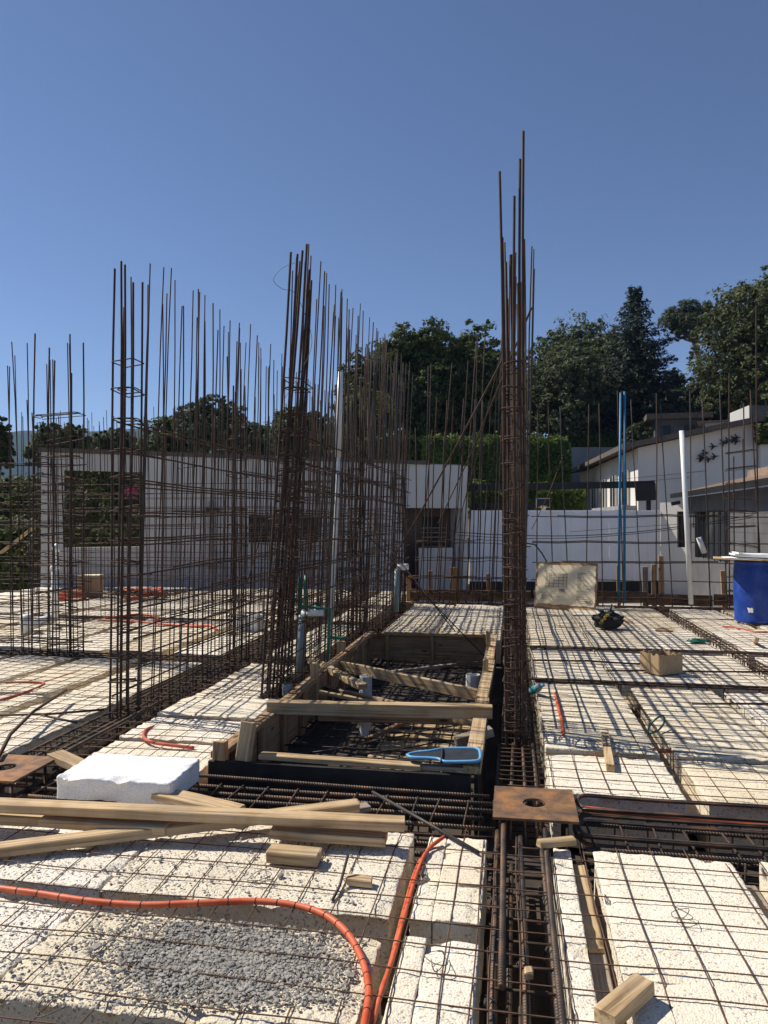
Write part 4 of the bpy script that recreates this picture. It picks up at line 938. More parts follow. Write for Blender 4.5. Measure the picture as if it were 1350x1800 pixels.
def lathe(prof, n=36):
    v = []; f = []
    for (r, z) in prof:
        for k in range(n): v.append((r * math.cos(2 * PI * k / n), r * math.sin(2 * PI * k / n), z))
    for j in range(len(prof) - 1):
        for k in range(n): f.append((j * n + k, j * n + (k + 1) % n, (j + 1) * n + (k + 1) % n, (j + 1) * n + k))
    f.append(tuple(range(n - 1, -1, -1))); f.append(tuple((len(prof) - 1) * n + k for k in range(n)))
    return v, f
def barrel():
    base = at(1327, 1093, 0.01)
    t = thing('plastic_barrel', 'big blue plastic barrel standing at the right frame edge', 'barrel', base)
    v, f = lathe([(.255, 0), (.275, .012), (.285, .03), (.288, .05), (.28, .07), (.283, .12), (.292, .30), (.296, .5), (.294, .7), (.288, .80), (.278, .84), (.272, .865), (.28, .875), (.282, .89), (.27, .905), (.15, .912)], 48)
    add_obj('barrel_body', mesh_from(v, f, 'barrel_blue', True), t, base)
    d = (Vector((0, 0, 0)) - Vector((base.x, base.y, 0))).normalized(); a0 = math.atan2(d.y, d.x)
    v = []; n = 6
    for j, z in enumerate((.17, .23)):
        for k in range(n + 1):
            a = a0 - .10 - (.28 - .08 * (1 - j)) * k / n; R = .2895 + .001 * j
            v.append((R * math.cos(a), R * math.sin(a), z + random.uniform(-.012, .012)))
    f = [(k + 1, k, n + 1 + k, n + 2 + k) for k in range(n)]
    add_obj('torn_sticker', mesh_from(v, f, 'label_white'), t, base)
    bo = tag(plank('table_board', aty(1258, 974, base.y - .05), aty(1258, 974, base.y - .05) + Vector((1.15, .1, .0)), .75, .014, 'wood'), 'thin board lying as a table top on the blue barrel', 'board')
    bo.location.z = base.z + .905 + .012; bo.rotation_mode = 'XYZ'; bo.rotation_euler = (math.radians(-.5), math.radians(1.2), math.radians(-14))
    for k, (dx, dy, w, l, rz, lab) in enumerate(((.02, .0, .95, .60, -.2, 'lowest wide paper sheet on the barrel table'), (.10, .03, .84, .56, -.13, 'middle bundle of paper plans on the barrel table'), (.13, .05, .80, .52, -.10, 'topmost bundle of paper plans on the barrel table'))):
        n = 10; v = []; f = []; th = .004 + .018 * (k > 0)
        for j in range(n + 1):
            for i in range(n + 1):
                z = .006 * noise.noise(Vector((i * .5, j * .5, k * 5.))) + (.02 * (max(0, 2 - i) / 2) ** 2 if k else 0)
                v.append((-w / 2 + w * i / n, -l / 2 + l * j / n, z + th))
        for j in range(n + 1):
            for i in range(n + 1): v.append((v[j * (n + 1) + i][0], v[j * (n + 1) + i][1], v[j * (n + 1) + i][2] - th))
        N = (n + 1) ** 2
        for j in range(n):
            for i in range(n):
                a = j * (n + 1) + i; f += [(a, a + 1, a + n + 2, a + n + 1), (N + a, N + a + n + 1, N + a + n + 2, N + a + 1)]
        for i in range(n):
            f += [(i, N + i, N + i + 1, i + 1), (n * (n + 1) + i, n * (n + 1) + i + 1, N + n * (n + 1) + i + 1, N + n * (n + 1) + i)]
            a, b = i * (n + 1), (i + 1) * (n + 1); f += [(a, b, N + b, N + a), (a + n, N + a + n, N + b + n, b + n)]
        o = add_obj('paper_plans', mesh_from(v, f, 'paper', False), None, (bo.location.x + dx, bo.location.y + dy, bo.location.z + .014 + .022 * k)); o.rotation_euler = (math.radians(-.5), math.radians(1.0), rz)
        tag(o, lab, 'paper', 'papers on the barrel')
barrel()
def tool_bag():
    base = at(1068, 1104, 0.02)
    t = thing('tool_bag', 'black tool bag with yellow patches lying on the right slab', 'bag', base)
    bm = bmesh.new(); bmesh.ops.create_icosphere(bm, subdivisions=3, radius=1)
    for v in bm.verts:
        p = v.co.copy(); k = 1 + .28 * noise.noise(p * 2.3 + Vector((4, 1, 2))) + .12 * noise.noise(p * 6)
        v.co = Vector((p.x * .19 * k, p.y * .15 * k, max(0, (p.z * .12 * k + .11))))
    me = bpy.data.meshes.new('bag'); bm.to_mesh(me); bm.free(); me.materials.append(MAT['black_fabric']); add_obj('bag_body', me, t, base)
    for k in range(12):
        a = random.uniform(0, 2 * PI); c = base + Vector((.13 * math.cos(a), .08 * math.sin(a), .16 + random.uniform(-.03, .06)))
        pts = spline([c, c + Vector((random.uniform(-.09, .09), random.uniform(-.07, .05), random.uniform(-.03, .06))), c + Vector((random.uniform(-.09, .09), random.uniform(-.07, .02), random.uniform(-.10, .02)))], 5)
        tube_obj('bag_strap', pts, .014, 'black_fabric', t, 5)
    for (dx, dz) in ((-.10, .12), (-.06, .17)):
        pts = spline([base + Vector((dx, -.15, dz)), base + Vector((dx + .02, -.17, dz + .025)), base + Vector((dx + .05, -.15, dz + .03))], 4)
        tube_obj('yellow_patch', pts, .018, 'yellow_fabric', t, 6)
    tube_obj('tool_handle', [base + Vector((.03, 0, .2)), base + Vector((.05, 0, .33))], .012, 'black_steel', t, 6)
tool_bag()
def bottle():
    base = at(934, 1214, .03)
    t = thing('plastic_bottle', 'crushed teal-labelled plastic bottle at the central column foot', 'bottle', base)
    t.rotation_euler = (math.radians(65), 0, math.radians(25)); del t['_base']
    v, f = lathe([(.028, 0), (.033, .01), (.033, .06), (.030, .1), (.033, .14), (.022, .18), (.013, .20), (.013, .22)], 14)
    add_obj('bottle_body', mesh_from(v, f, 'pvc_bluegrey', True), t); v, f = lathe([(.034, .04), (.0345, .06), (.0345, .11), (.034, .13)], 14)
    add_obj('bottle_label', mesh_from(v, f, 'bottle_teal', True), t); v, f = lathe([(.015, .215), (.015, .235)], 12); add_obj('bottle_cap', mesh_from(v, f, 'pad_blue', True), t)
bottle()
def bag_scrap():
    base = at(1228, 1130, .01); v = []
    n = 8
    for j in range(n):
        for i in range(n): v.append((base.x - .13 + .26 * i / 7, base.y - .07 + .14 * j / 7 + .04 * i / 7, base.z + .03 + .05 * noise.noise(Vector((i * .6, j * .8, 1)))))
    f = [(j * n + i, j * n + i + 1, (j + 1) * n + i + 1, (j + 1) * n + i) for j in range(n - 1) for i in range(n - 1)]
    o = add_obj('plastic_scrap', mesh_from(v, f, 'hose_green', True)); sm = o.modifiers.new('thick', 'SOLIDIFY'); sm.thickness = .006
    tag(o, 'crumpled dark green scrap lying near the slanting beam cage', 'scrap')
bag_scrap()

# gravel and mortar spilled on the near block
def gravel():
    v = []; f = []
    ico = [(0, 0, 1), (.89, 0, .45), (.28, .85, .45), (-.72, .53, .45), (-.72, -.53, .45), (.28, -.85, .45), (.72, .53, -.45), (-.28, .85, -.45), (-.89, 0, -.45), (-.28, -.85, -.45), (.72, -.53, -.45), (0, 0, -1)]
    icf = [(0, 1, 2), (0, 2, 3), (0, 3, 4), (0, 4, 5), (0, 5, 1), (1, 6, 2), (2, 7, 3), (3, 8, 4), (4, 9, 5), (5, 10, 1), (6, 7, 2), (7, 8, 3), (8, 9, 4), (9, 10, 5), (10, 6, 1), (11, 7, 6), (11, 8, 7), (11, 9, 8), (11, 10, 9), (11, 6, 10)]
    rr = random.Random(3); cnt = 0
    while cnt < 13500:
        if cnt < 10800:
            px = 405 + rr.gauss(0, 112); py = 1680 + rr.gauss(0, 46)
            if not (1592 < py < 1768 and 150 < px < 625): continue
        else:
            px, py = rr.uniform(0, 640), rr.uniform(1470, 1770)
        p = at(px, py, 0.0)
        if 2.57 < p.y < 2.74: continue
        s = rr.choice((.0015, .002, .0022, .0025, .003, .003, .004, .0055, .0075)) * rr.uniform(.8, 1.2)
        if rr.random() < .006: s *= 2.2
        k = len(v); a = rr.uniform(0, 6); c, sn = math.cos(a), math.sin(a); fl = rr.uniform(.35, .8)
        for (x, y, z) in ico:
            j = rr.uniform(.5, 1.4); v.append((p.x + s * j * (x * c - y * sn), p.y + s * j * (x * sn + y * c), p.z + .006 + s * .5 + s * j * z * fl))
        f += [tuple(i + k for i in q) for q in icf]; cnt += 1
    o = add_obj('gravel_spill', mesh_from(v, f, 'gravel')); tag(o, 'grey gravel and mortar crumbs spilled on the near left block', 'gravel', kind='stuff')
    n, m = 60, 30; v = []; f = []; cut = set()          # thin mortar skin under the stones
    for j in range(m + 1):
        for i in range(n + 1):
            p = at(180 + 440 * i / n, 1600 + 160 * j / m, 0); u, w = (i / n - .5) * 2, (j / m - .5) * 2
            e = 1 - (u * u * 1.0 + w * w * .9) + .55 * noise.noise(Vector((p.x * 7, p.y * 7, 2))) + .35 * noise.noise(Vector((p.x * 24, p.y * 24, 5)))
            if p.y > 2.555 or p.y < 2.09 or p.x > -.50: e = -1; cut.add(len(v))
            v.append((p.x, p.y, -.017 + .0235 * smooth01(e * 1.1) + .003 * noise.noise(Vector((p.x * 60, p.y * 60, 1)))))
    f = [(j * (n + 1) + i + 0, (j + 1) * (n + 1) + i, (j + 1) * (n + 1) + i + 1, j * (n + 1) + i + 1) for j in range(m) for i in range(n)]
    f = [q for q in f if not any(k in cut for k in q)]
    o = add_obj('mortar_spill', mesh_from(v, f, 'mortar', True)); tag(o, 'rough patch of grey mortar under the spilled gravel', 'mortar', kind='stuff')
gravel()

# ------------------------------------------------------------------ far edge of the slab: boards and stakes
for k, (x0, x1, z) in enumerate(((-1.9, .35, .10), (.4, 2.4, .12), (2.42, 3.5, .08), (3.52, 5.4, .10))):
    tag(plank('edge_form_board', (x0, 13.62, z), (x1, 13.62, z), .03, .20, 'wood_old'), ['edge form board behind the timber pit at the back', 'edge form board behind the drawing board', 'edge form board left of the slender column cage', 'edge form board behind the blue barrel'][k], 'board', 'form boards along the far slab edge')
stk = [(720, 1012, .09, 'dark stake left of the door'), (758, 1003, .08, 'thin stake below the door'), (800, 997, .16, 'broad slanted stake near the end of the white wall'), (860, 1008, .08, 'stake just left of the central column'), (1048, 1003, .09, 'stake right of the drawing board'), (1088, 994, .06, 'stake behind the blue bars'), (1135, 996, .10, 'dark stake right of the blue bars'), (1150, 992, .08, 'short grey stake beside the pointed one'), (1163, 977, .09, 'tall pointed stake at the far slab edge'), (1272, 1003, .08, 'stake beside the blue barrel')]
for (px, py, w, lab) in stk:
    b = aty(px, 1052, 13.68); tp = aty(px - 2, py, 13.68)
    tag(plank('wooden_stake', b - Vector((0, 0, .3)), tp, w, .04, random.choice(('wood_form', 'wood_form', 'wood_grey'))), lab, 'stake', 'wooden stakes along the slab edge').rotation_mode = 'QUATERNION'

# ------------------------------------------------------------------ neighbouring walls and houses
class Frame:                                           # a vertical plane seen by the viewer
    def __init__(s, px0, d0, px1, d1):
        s.a = site((px0 - 675) / FPX * d0, d0, 0); s.b = site((px1 - 675) / FPX * d1, d1, 0)
        s.dir = (s.b - s.a).normalized(); s.rz = math.atan2(s.dir.y, s.dir.x); s.n = Vector((-s.dir.y, s.dir.x, 0))
    def hit(s, px, py):
        k = (px - 675) / FPX; r = site(k, 1, 0); den = r.x * s.dir.y - r.y * s.dir.x
        d = (s.a.x * s.dir.y - s.a.y * s.dir.x) / den
        p = r * d; return (p - s.a).dot(s.dir), EYE - (py - HOR) / FPX * d
    def s_(s, px): return s.hit(px, HOR)[0]
def bar_box(mb, x0, x1, z0, z1, y0, y1): mb.box(x0, x1, y0, y1, z0, z1)

# the long pale wall behind the rebar
W = Frame(297, 17.2, 820, 20.3)
pw = thing('garden_house', 'long low pale house wall with dark coping behind the rebar', 'building', W.a + Vector((0, 0, -.75)), None, W.rz)
Z = .75
def wz(px, py): return W.hit(px, py)[1] + Z
s0, s1 = W.s_(297), W.s_(822); zt = wz(300, 802)
wa, wb = W.s_(437), W.s_(562); wz0, wz1 = wz(500, 953), wz(500, 906)
da, db = W.s_(712), W.s_(814); dz1 = wz(765, 893)
m = MB()
m.box(s0, wa, 0, .25, 0, zt); m.box(wa, wb, 0, .25, 0, wz0); m.box(wa, wb, 0, .25, wz1, zt); m.box(wb, da, 0, .25, 0, zt); m.box(da, db, 0, .25, dz1, zt); m.box(db, s1, 0, .25, 0, zt)
add_obj('wall', m.mesh('plaster_white'), pw)
m = MB(); m.box(s1 - .25, s1 - .003, .253, 4.5, 0, zt - .003); m.box(s0 + .003, s0 + .25, .253, 4.5, 0, zt - .003); m.box(s0 + .003, s1 - .003, 4.5, 4.7, 0, zt - .003); add_obj('rear_wall', m.mesh('plaster_stained'), pw)
m = MB(); m.box(W.s_(66), s1 - 1.2, -.06, .36, zt + .002, zt + .10); add_obj('coping', m.mesh('coping'), pw)
m = MB(); m.box(s0, s1, .36, 4.7, zt + .001, zt + .06); add_obj('roof', m.mesh('concrete'), pw)
# porch on the left
pa, pb = W.s_(72), W.s_(112); pc = W.s_(252)
m = MB(); m.box(pa, pb, .02, .30, 0, zt - .38); add_obj('porch_pillar', m.mesh('plaster_stained'), pw)
m = MB(); m.box(pc, s0 - .003, -.03, .30, 0, zt - .002); add_obj('porch_pillar', m.mesh('plaster_white'), pw)
m = MB(); m.box(pa, pc - .002, .0, .30, zt - .378, zt - .001); add_obj('porch_beam', m.mesh('plaster_stained'), pw)
m = MB(); m.box(pb + .002, pc - .002, .05, .22, 0, wz(180, 962)); add_obj('low_wall', m.mesh('plaster_stained'), pw)
# window with bars
m = MB(); m.box(wa, wb, .16, .18, wz0, wz1); wnd = add_obj('window', m.mesh('window_glass'), pw)
for (xa_, xb_) in ((wa, wa + .06), (wb - .06, wb), ((wa + wb) / 2 - .05, (wa + wb) / 2 + .05)):
    m = MB(); m.box(xa_, xb_, .10, .16, wz0, wz1); add_obj('frame', m.mesh('black_steel'), wnd)
m = MB(); m.box(wa - .08, wb + .08, -.07, .05, wz0 - .06, wz0 - .003); add_obj('sill', m.mesh('plaster_white'), wnd)
for k in range(5):
    z = wz0 + (wz1 - wz0) * (k + .5) / 5; m = MB(); m.box(wa, wb, .04, .055, z, z + .015); add_obj('bar', m.mesh('black_steel'), wnd)
for k in range(7):
    s = wa + (wb - wa) * (k + .5) / 7; m = MB(); m.box(s, s + .018, .06, .075, wz0, wz1); add_obj('bar', m.mesh('black_steel'), wnd)
# door recess
m = MB(); m.box(da, db, .55, .6, 0, dz1 - .003); m.box(da + .002, da + .05, .253, .55, 0, dz1 - .004); dr = add_obj('door', m.mesh('door_brown'), pw)
x0, x1 = W.s_(758), W.s_(795); m = MB(); m.box(x0, x1, .53, .545, wz(770, 965), wz(770, 908)); add_obj('pane', m.mesh('window_glass'), dr)
for k in range(5):
    z = wz(770, 962) + .13 * k; m = MB(); m.box(x0 - .06, x1 + .06, .50, .52, z, z + .02); add_obj('bar', m.mesh('wood_grey'), dr)
m = MB(); m.box(W.s_(738), W.s_(797), .05, .10, 0, wz(770, 963)); add_obj('white_panel', m.mesh('plaster_stained'), pw)
m = MB(); m.box(W.s_(367), W.s_(378), -.12, -.003, wz(372, 1000), wz(372, 882)); add_obj('meter_pipe', m.mesh('concrete'), pw)
m = MB(); m.box(W.s_(362), W.s_(384), -.14, -.004, wz(372, 903), wz(372, 893)); add_obj('lamp', m.mesh('black_steel'), pw)

# plinth and white sheet fence
F = Frame(826, 20.5, 1192, 20.5)
fn = thing('sheet_fence', 'white corrugated sheet fence with black plinth behind the right slab', 'fence', F.a + Vector((0, 0, -.75)), None, F.rz)
L = F.s_(1160); ftop = F.hit(1000, 897)[1] + .75; fb_ = F.hit(1000, 1022)[1] + .75
npan = 15
prof = []
for k in range(npan):
    a, b = L * k / npan, L * (k + 1) / npan; v = []; f = []; q = 10
    xs = [a + .001 + (b - a - .002) * i / (q * 2) for i in range(q * 2 + 1)]
    for z in (fb_, ftop):
        for i, x in enumerate(xs): v.append((x, (.0 if i % 2 else .014) + random.uniform(-.002, .002), z))
    n_ = len(xs); f = [(i, i + 1, n_ + i + 1, n_ + i) for i in range(n_ - 1)]
    o = add_obj('sheet_panel', mesh_from(v, f, 'sheet_white'), fn); sm = o.modifiers.new('t', 'SOLIDIFY'); sm.thickness = .006
m = MB(); m.box(0, L, .02, .12, 0, fb_ - .003); add_obj('plinth', m.mesh('black_steel'), fn)
m = MB(); m.box(0, L, .03, .07, ftop * .6, ftop * .6 + .05); add_obj('rail', m.mesh('black_steel'), fn)

# cream wall with a barred window, and the dark grey house along the right side
C = Frame(1160, 20.52, 1209, 20.0)
cw = thing('corner_wall', 'cream wall end with narrow barred window beside the white fence', 'wall', C.a + Vector((0, 0, -.75)), None, C.rz)
cl_, ct = C.s_(1209), C.hit(1185, 883)[1] + .75
xa, xb, za, zb = C.s_(1190), C.s_(1204), C.hit(1197, 962)[1] + .75, C.hit(1197, 899)[1] + .75
m = MB(); m.box(0, xa, 0, .2, 0, ct); m.box(xa, xb, 0, .2, 0, za); m.box(xa, xb, 0, .2, zb, ct); m.box(xb, cl_, 0, .2, 0, ct); add_obj('wall', m.mesh('plaster_cream'), cw)
m = MB(); m.box(xa, xb, .12, .14, za, zb); wd = add_obj('window', m.mesh('window_glass'), cw)
for k in range(3):
    s = xa + (xb - xa) * (k + .5) / 3; m = MB(); m.box(s, s + .02, .03, .05, za, zb); add_obj('bar', m.mesh('black_steel'), wd)
GX = site((1209 - 675) / FPX * 20.0, 20.0, 0).x; GY1 = site((1209 - 675) / FPX * 20.0, 20.0, 0).y; GY0 = 9.0
gh = thing('grey_house', 'dark grey painted house along the right with barred window and brown roof', 'building', (GX, GY0, -.75))
def atx(px, py, X):
    k = (px - 675) / FPX; r = site(k, 1, 0); d = X / r.x; return r.y * d, EYE - (py - HOR) / FPX * d
ez = atx(1300, 862, GX)[1]
w0, wzb = atx(1281, 985, GX); w1, _ = atx(1221, 985, GX); _, wzt = atx(1250, 897, GX); wzb = atx(1250, 985, GX)[1]
m = MB(); m.box(GX, GX + .25, GY0, w0, -.75, ez); m.box(GX, GX + .25, w1, GY1, -.75, ez); m.box(GX, GX + .25, w0, w1, -.75, wzb); m.box(GX, GX + .25, w0, w1, wzt, ez)
add_obj('wall', m.mesh('grey_paint'), gh, (0, 0, 0))
m = MB(); m.box(GX + .15, GX + .17, w0, w1, wzb, wzt); gw = add_obj('window', m.mesh('window_glass'), gh)
for k in range(6):
    y = w0 + (w1 - w0) * (k + .5) / 6; m = MB(); m.box(GX + .02, GX + .04, y, y + .025, wzb, wzt); o = add_obj('bar', m.mesh('black_steel'), gw)
m = MB(); m.box(GX + .01, GX + .05, w0, w1, wzt - .03, wzt); add_obj('bar', m.mesh('black_steel'), gw)
for k in range(16):
    z = -.55 + .2 * k
    if z < ez - .1:
        m = MB(); m.box(GX - .006, GX + .02, GY0 + .1, w0 - .05, z, z + .185); 
        add_obj('plaster_course', m.mesh('grey_paint'), gh)
m = MB(); m.prism([(GX - .35, ez + .004), (GX + 4.5, ez + 1.15), (GX + 4.5, ez + 1.25), (GX - .35, ez + .10)], GY0 - .3, GY1 + .3); add_obj('roof', m.mesh('roof_brown'), gh)
m = MB(); m.box(GX - .40, GX - .352, GY0 - .3, GY1 + .3, ez - .02, ez + .105); add_obj('fascia', m.mesh('black_steel'), gh)
for k, (ya, yb) in enumerate(((10.5, 13.0), (13.4, 15.6), (16.2, 19.0))):
    m = MB(); m.box(GX + .9, GX + 1.02, ya, yb, ez + .30, ez + .58); add_obj('roof_kerb', m.mesh('roof_tile'), gh)
# small floodlight at the roof corner
tag(plank('floodlight', atd(1180, 886, 19.6), atd(1196, 883, 19.5), .12, .10, 'black_steel'), 'small black floodlight under the corner of the brown roof', 'lamp')

# white mono-pitch house
G = Frame(1122, 22.4, 1334, 21.7)
hs = thing('white_house', 'cream house with rising mono-pitch roof and lit window side', 'building', G.a + Vector((0, 0, -.3)), None, G.rz)
gl = G.s_(1334); zl = G.hit(1122, 787)[1] + .3; zr = G.hit(1334, 741)[1] + .3
DP = 13.0; SL = -2.6                                     # the lit side recedes to the left
sidev = (atd(1020, 830, 33.8) - G.a); sx = sidev.dot(G.dir); sy = sidev.dot(G.n); zf = atd(1020, 832, 33.8).z + .3
def poly_prism(pts, h0, hs_): 
    n = len(pts); v = [(x, y, h0) for x, y in pts] + [(x, y, h) for (x, y), h in zip(pts, hs_)]
    f = [tuple(range(n - 1, -1, -1)), tuple(range(n, 2 * n))] + [(i, (i + 1) % n, n + (i + 1) % n, n + i) for i in range(n)]
    return v, f
v, f = poly_prism([(0, 0), (gl, 0), (gl + sx, sy), (sx, sy)], -.5, [zl, zr, zr, zf]); add_obj('wall', mesh_from(v, f, 'plaster_cream'), hs)
v = [(-.5, -.35, zl - .06), (gl + .1, -.35, zr + .0), (gl + sx, sy + .4, zr + .0), (sx - .6, sy + .3, zf - .04)]
v = v + [(x, y, z + .16) for x, y, z in v]; f = [(3, 2, 1, 0), (4, 5, 6, 7), (0, 1, 5, 4), (1, 2, 6, 5), (2, 3, 7, 6), (3, 0, 4, 7)]
add_obj('roof', mesh_from(v, f, 'coping'), hs)
sd_ = Vector((sx, sy, 0)).normalized(); sl = Vector((sx, sy, 0)).length; sn = Vector((-sd_.y, sd_.x, 0)); sn = sn if sn.x < 0 else -sn
for k in range(5):                                      # tall windows on the lit side
    a = sd_ * (sl * (.10 + .17 * k)); b = a + sd_ * (sl * .075); o1 = sn * .02
    z0, z1 = zl - 1.75, zl - .62 - .03 * k
    v = [a + o1, b + o1, b + o1, a + o1]; v = [Vector((p.x, p.y, z)) for p, z in zip(v, (z0, z0, z1, z1))]; v += [p + sn * .05 for p in v]
    mm_ = (a + b) / 2; mq = []
    for (u0, u1, h0, h1) in ((-.04, .04, z0, z1), (-(b - a).length / 2 - .05, -(b - a).length / 2, z0, z1), ((b - a).length / 2, (b - a).length / 2 + .05, z0, z1)):
        fr_ = MB(); base_ = [mm_ + sd_ * u0 + sn * .02, mm_ + sd_ * u1 + sn * .02, mm_ + sd_ * u1 + sn * .09, mm_ + sd_ * u0 + sn * .09]
        v8 = [Vector((p.x, p.y, h0)) for p in base_] + [Vector((p.x, p.y, h1)) for p in base_]; mq.append((v8, [(3, 2, 1, 0), (4, 5, 6, 7), (0, 1, 5, 4), (1, 2, 6, 5), (2, 3, 7, 6), (3, 0, 4, 7)]))
    wn_ = add_obj('window', mesh_from(v, [(0, 1, 2, 3), (7, 6, 5, 4), (0, 4, 5, 1), (1, 5, 6, 2), (2, 6, 7, 3), (3, 7, 4, 0)], 'window_glass'), hs)
    for (v8, f8) in mq: add_obj('frame', mesh_from(v8, f8, 'plaster_white'), wn_)
m = MB(); m.box(gl + .01, gl + .5, -.2, .2, -.5, zr - .7); add_obj('pier', m.mesh('plaster_cream'), hs)
v = [(-.45, .3, 2.15), (.3, .3, 2.15), (.3 + sx * .9, sy * .9, 2.15), (-.45 + sx * .9, sy * .9, 2.15)]; v = v + [(x, y, z + .12) for x, y, z in v]
add_obj('lower_canopy', mesh_from(v, [(3, 2, 1, 0), (4, 5, 6, 7), (0, 1, 5, 4), (1, 2, 6, 5), (2, 3, 7, 6), (3, 0, 4, 7)], 'concrete'), hs)
def birds(label, cx, cy, w, h, n, seed):
    rr = random.Random(seed); c = G.hit(cx, cy); b = thing('bird_ornament', label, 'wall ornament', G.a + G.dir * c[0] + Vector((0, 0, c[1])) - G.n * .05, 'bird ornaments on the gable', G.rz)
    for k in range(n):
        x, z = rr.uniform(-w, w), rr.uniform(-h, h); s = .15 * rr.uniform(.9, 1.15); tl = rr.uniform(-.15, .15)
        pts = [(-1.0, -.10), (-.15, .10), (-.55, .72), (-.35, .72), (.18, .16), (1.0, .10), (.22, -.14), (-.2, -.7), (-.4, -.68), (-.25, -.14)]
        P = [(x + s * (u * math.cos(tl) - q * math.sin(tl)), z + s * (u * math.sin(tl) + q * math.cos(tl))) for u, q in pts]
        mb = MB(); mb.prism(P, -.03, -.01); add_obj('bird', mb.mesh('black_steel'), b)
birds('upper flock of black bird silhouettes on the cream gable', 1274, 777, .36, .14, 6, 2)
birds('lower flock of black bird silhouettes on the cream gable', 1250, 802, .32, .12, 6, 8)

# houses and walls farther up the slope
def far_house(name, label, px0, px1, py0, py1, d, wallm, roofm, depth=5.0, windows=3, over=.5, roof_h=.25, slope=0.0, rz=None):
    Fh = Frame(px0, d, px1, d * .985); t = thing(name, label, 'building', Fh.a, None, Fh.rz)
    l = Fh.s_(px1); zt = Fh.hit((px0 + px1) / 2, py0)[1]; zb = Fh.hit((px0 + px1) / 2, py1)[1] - 2.0
    m = MB(); m.box(0, l, 0, depth, zb, zt); add_obj('wall', m.mesh(wallm), t)
    v, f = poly_prism([(-over, -over), (l + over, -over), (l + over, depth + over), (-over, depth + over)], zt + .003, [zt + roof_h, zt + roof_h, zt + roof_h + slope, zt + roof_h + slope]); add_obj('roof', mesh_from(v, f, roofm), t)
    for k in range(windows):
        a = l * (k + .25) / windows; b = a + l * .42 / windows; h = zt - Fh.hit(px0, py1)[1]
        m = MB(); m.box(a, b, -.05, -.004, zt - h * .78, zt - h * .28); w_ = add_obj('window', m.mesh('window_glass'), t)
        m = MB(); m.box(a - .05, b + .05, -.09, -.052, zt - h * .82, zt - h * .785); add_obj('sill', m.mesh('plaster_white'), w_)
    return t
far_house('modern_house', 'flat-roofed pale modern house among the trees above the hedge', 745, 884, 757, 800, 36, 'plaster_stained', 'concrete', windows=3, over=.9, roof_h=.35)
far_house('hill_house', 'dark grey house behind the cream house below the umbrella pine', 1152, 1235, 737, 775, 33, 'house_dark', 'coping', windows=2, over=.4)
far_house('tiled_house', 'small house with tiled roof left of the white panel', 1240, 1290, 742, 760, 31, 'plaster_stained', 'roof_tile', windows=0, over=.3, roof_h=.05, slope=.5)
pnl = MB(); Fp = Frame(1284, 28.0, 1318, 27.0)
q = [Fp.hit(1284, 748), Fp.hit(1318, 748), Fp.hit(1318, 712), Fp.hit(1284, 726)]
pnl.prism([(a, b) for a, b in q], 0, .12); o = add_obj('white_screen', pnl.mesh('plaster_white'), None, Fp.a); o.rotation_euler = (0, 0, Fp.rz); tag(o, 'bright white slanted screen wall above the cream gable', 'wall')
Fs = Frame(1319, 27.0, 1380, 27.0); m = MB(); m.box(0, Fs.s_(1380), 0, .4, Fs.hit(1330, 770)[1], Fs.hit(1330, 712)[1]); o = add_obj('stone_wall', m.mesh('house_dark'), None, Fs.a); o.rotation_euler = (0, 0, Fs.rz); tag(o, 'dark stone wall right of the white screen', 'wall')
Fc = Frame(1001, 35.2, 1085, 35.2); m = MB(); m.box(0, Fc.s_(1085), 0, .3, Fc.hit(1040, 900)[1], Fc.hit(1040, 786)[1]); o = add_obj('concrete_wall', m.mesh('concrete'), None, Fc.a); o.rotation_euler = (0, 0, Fc.rz); tag(o, 'bare concrete wall between the hedge and the cream house', 'wall')
Fl = Frame(-60, 24.0, 60, 25.0); m = MB(); m.box(0, Fl.s_(60), 0, .3, -.75, Fl.hit(20, 855)[1]); o = add_obj('pale_wall', m.mesh('plaster_stained'), None, Fl.a); o.rotation_euler = (0, 0, Fl.rz); tag(o, 'pale wall behind the plants at the left frame edge', 'wall')
# black steel beam on posts
sb = thing('steel_beam', 'long black steel beam carried above the white fence', 'beam', atd(985, 853, 21.5))
p, q = atd(790, 858, 21.9), atd(1150, 851, 21.2)
plank('beam', p, q, .14, .20, 'black_steel', sb, warp=0); plank('end_bracket', atd(1118, 866, 21.2), atd(1152, 864, 21.1), .2, .5, 'black_steel', sb, warp=0)
plank('post', atd(1140, 852, 21.25), atd(1140, 990, 21.25), .12, .12, 'black_steel', sb, warp=0)
plank('post', atd(832, 862, 21.8), atd(832, 990, 21.8), .12, .12, 'black_steel', sb, warp=0)
lb2 = thing('steel_beam', 'thin black rail just above the white fence', 'beam', atd(985, 889, 21.0))
plank('beam', atd(828, 889, 21.2), atd(940, 889, 21.0), .1, .12, 'black_steel', lb2, warp=0)
plank('post', atd(836, 891, 21.2), atd(836, 1000, 21.2), .08, .08, 'black_steel', lb2, warp=0)
plank('post', atd(936, 890, 21.0), atd(936, 1000, 21.0), .08, .08, 'black_steel', lb2, warp=0)
bh = thing('basketball_hoop', 'small basketball backboard and net above the white fence', 'hoop', atd(955, 1000, 24.0))
m = MB(); c = atd(944, 891, 24.0); e = atd(966, 877, 24.0); m.box(c.x, e.x, c.y, c.y + .03, c.z, e.z); add_obj('backboard', m.mesh('window_glass'), bh, (0, 0, 0))
fr = MB(); z0_, z1_ = c.z, e.z
for (xa_, xb_, za_, zb_) in ((c.x - .03, e.x + .03, z1_, z1_ + .03), (c.x - .03, e.x + .03, z0_ - .03, z0_), (c.x - .03, c.x, z0_, z1_), (e.x, e.x + .03, z0_, z1_)): fr.box(xa_, xb_, c.y - .02, c.y + .04, za_, zb_)
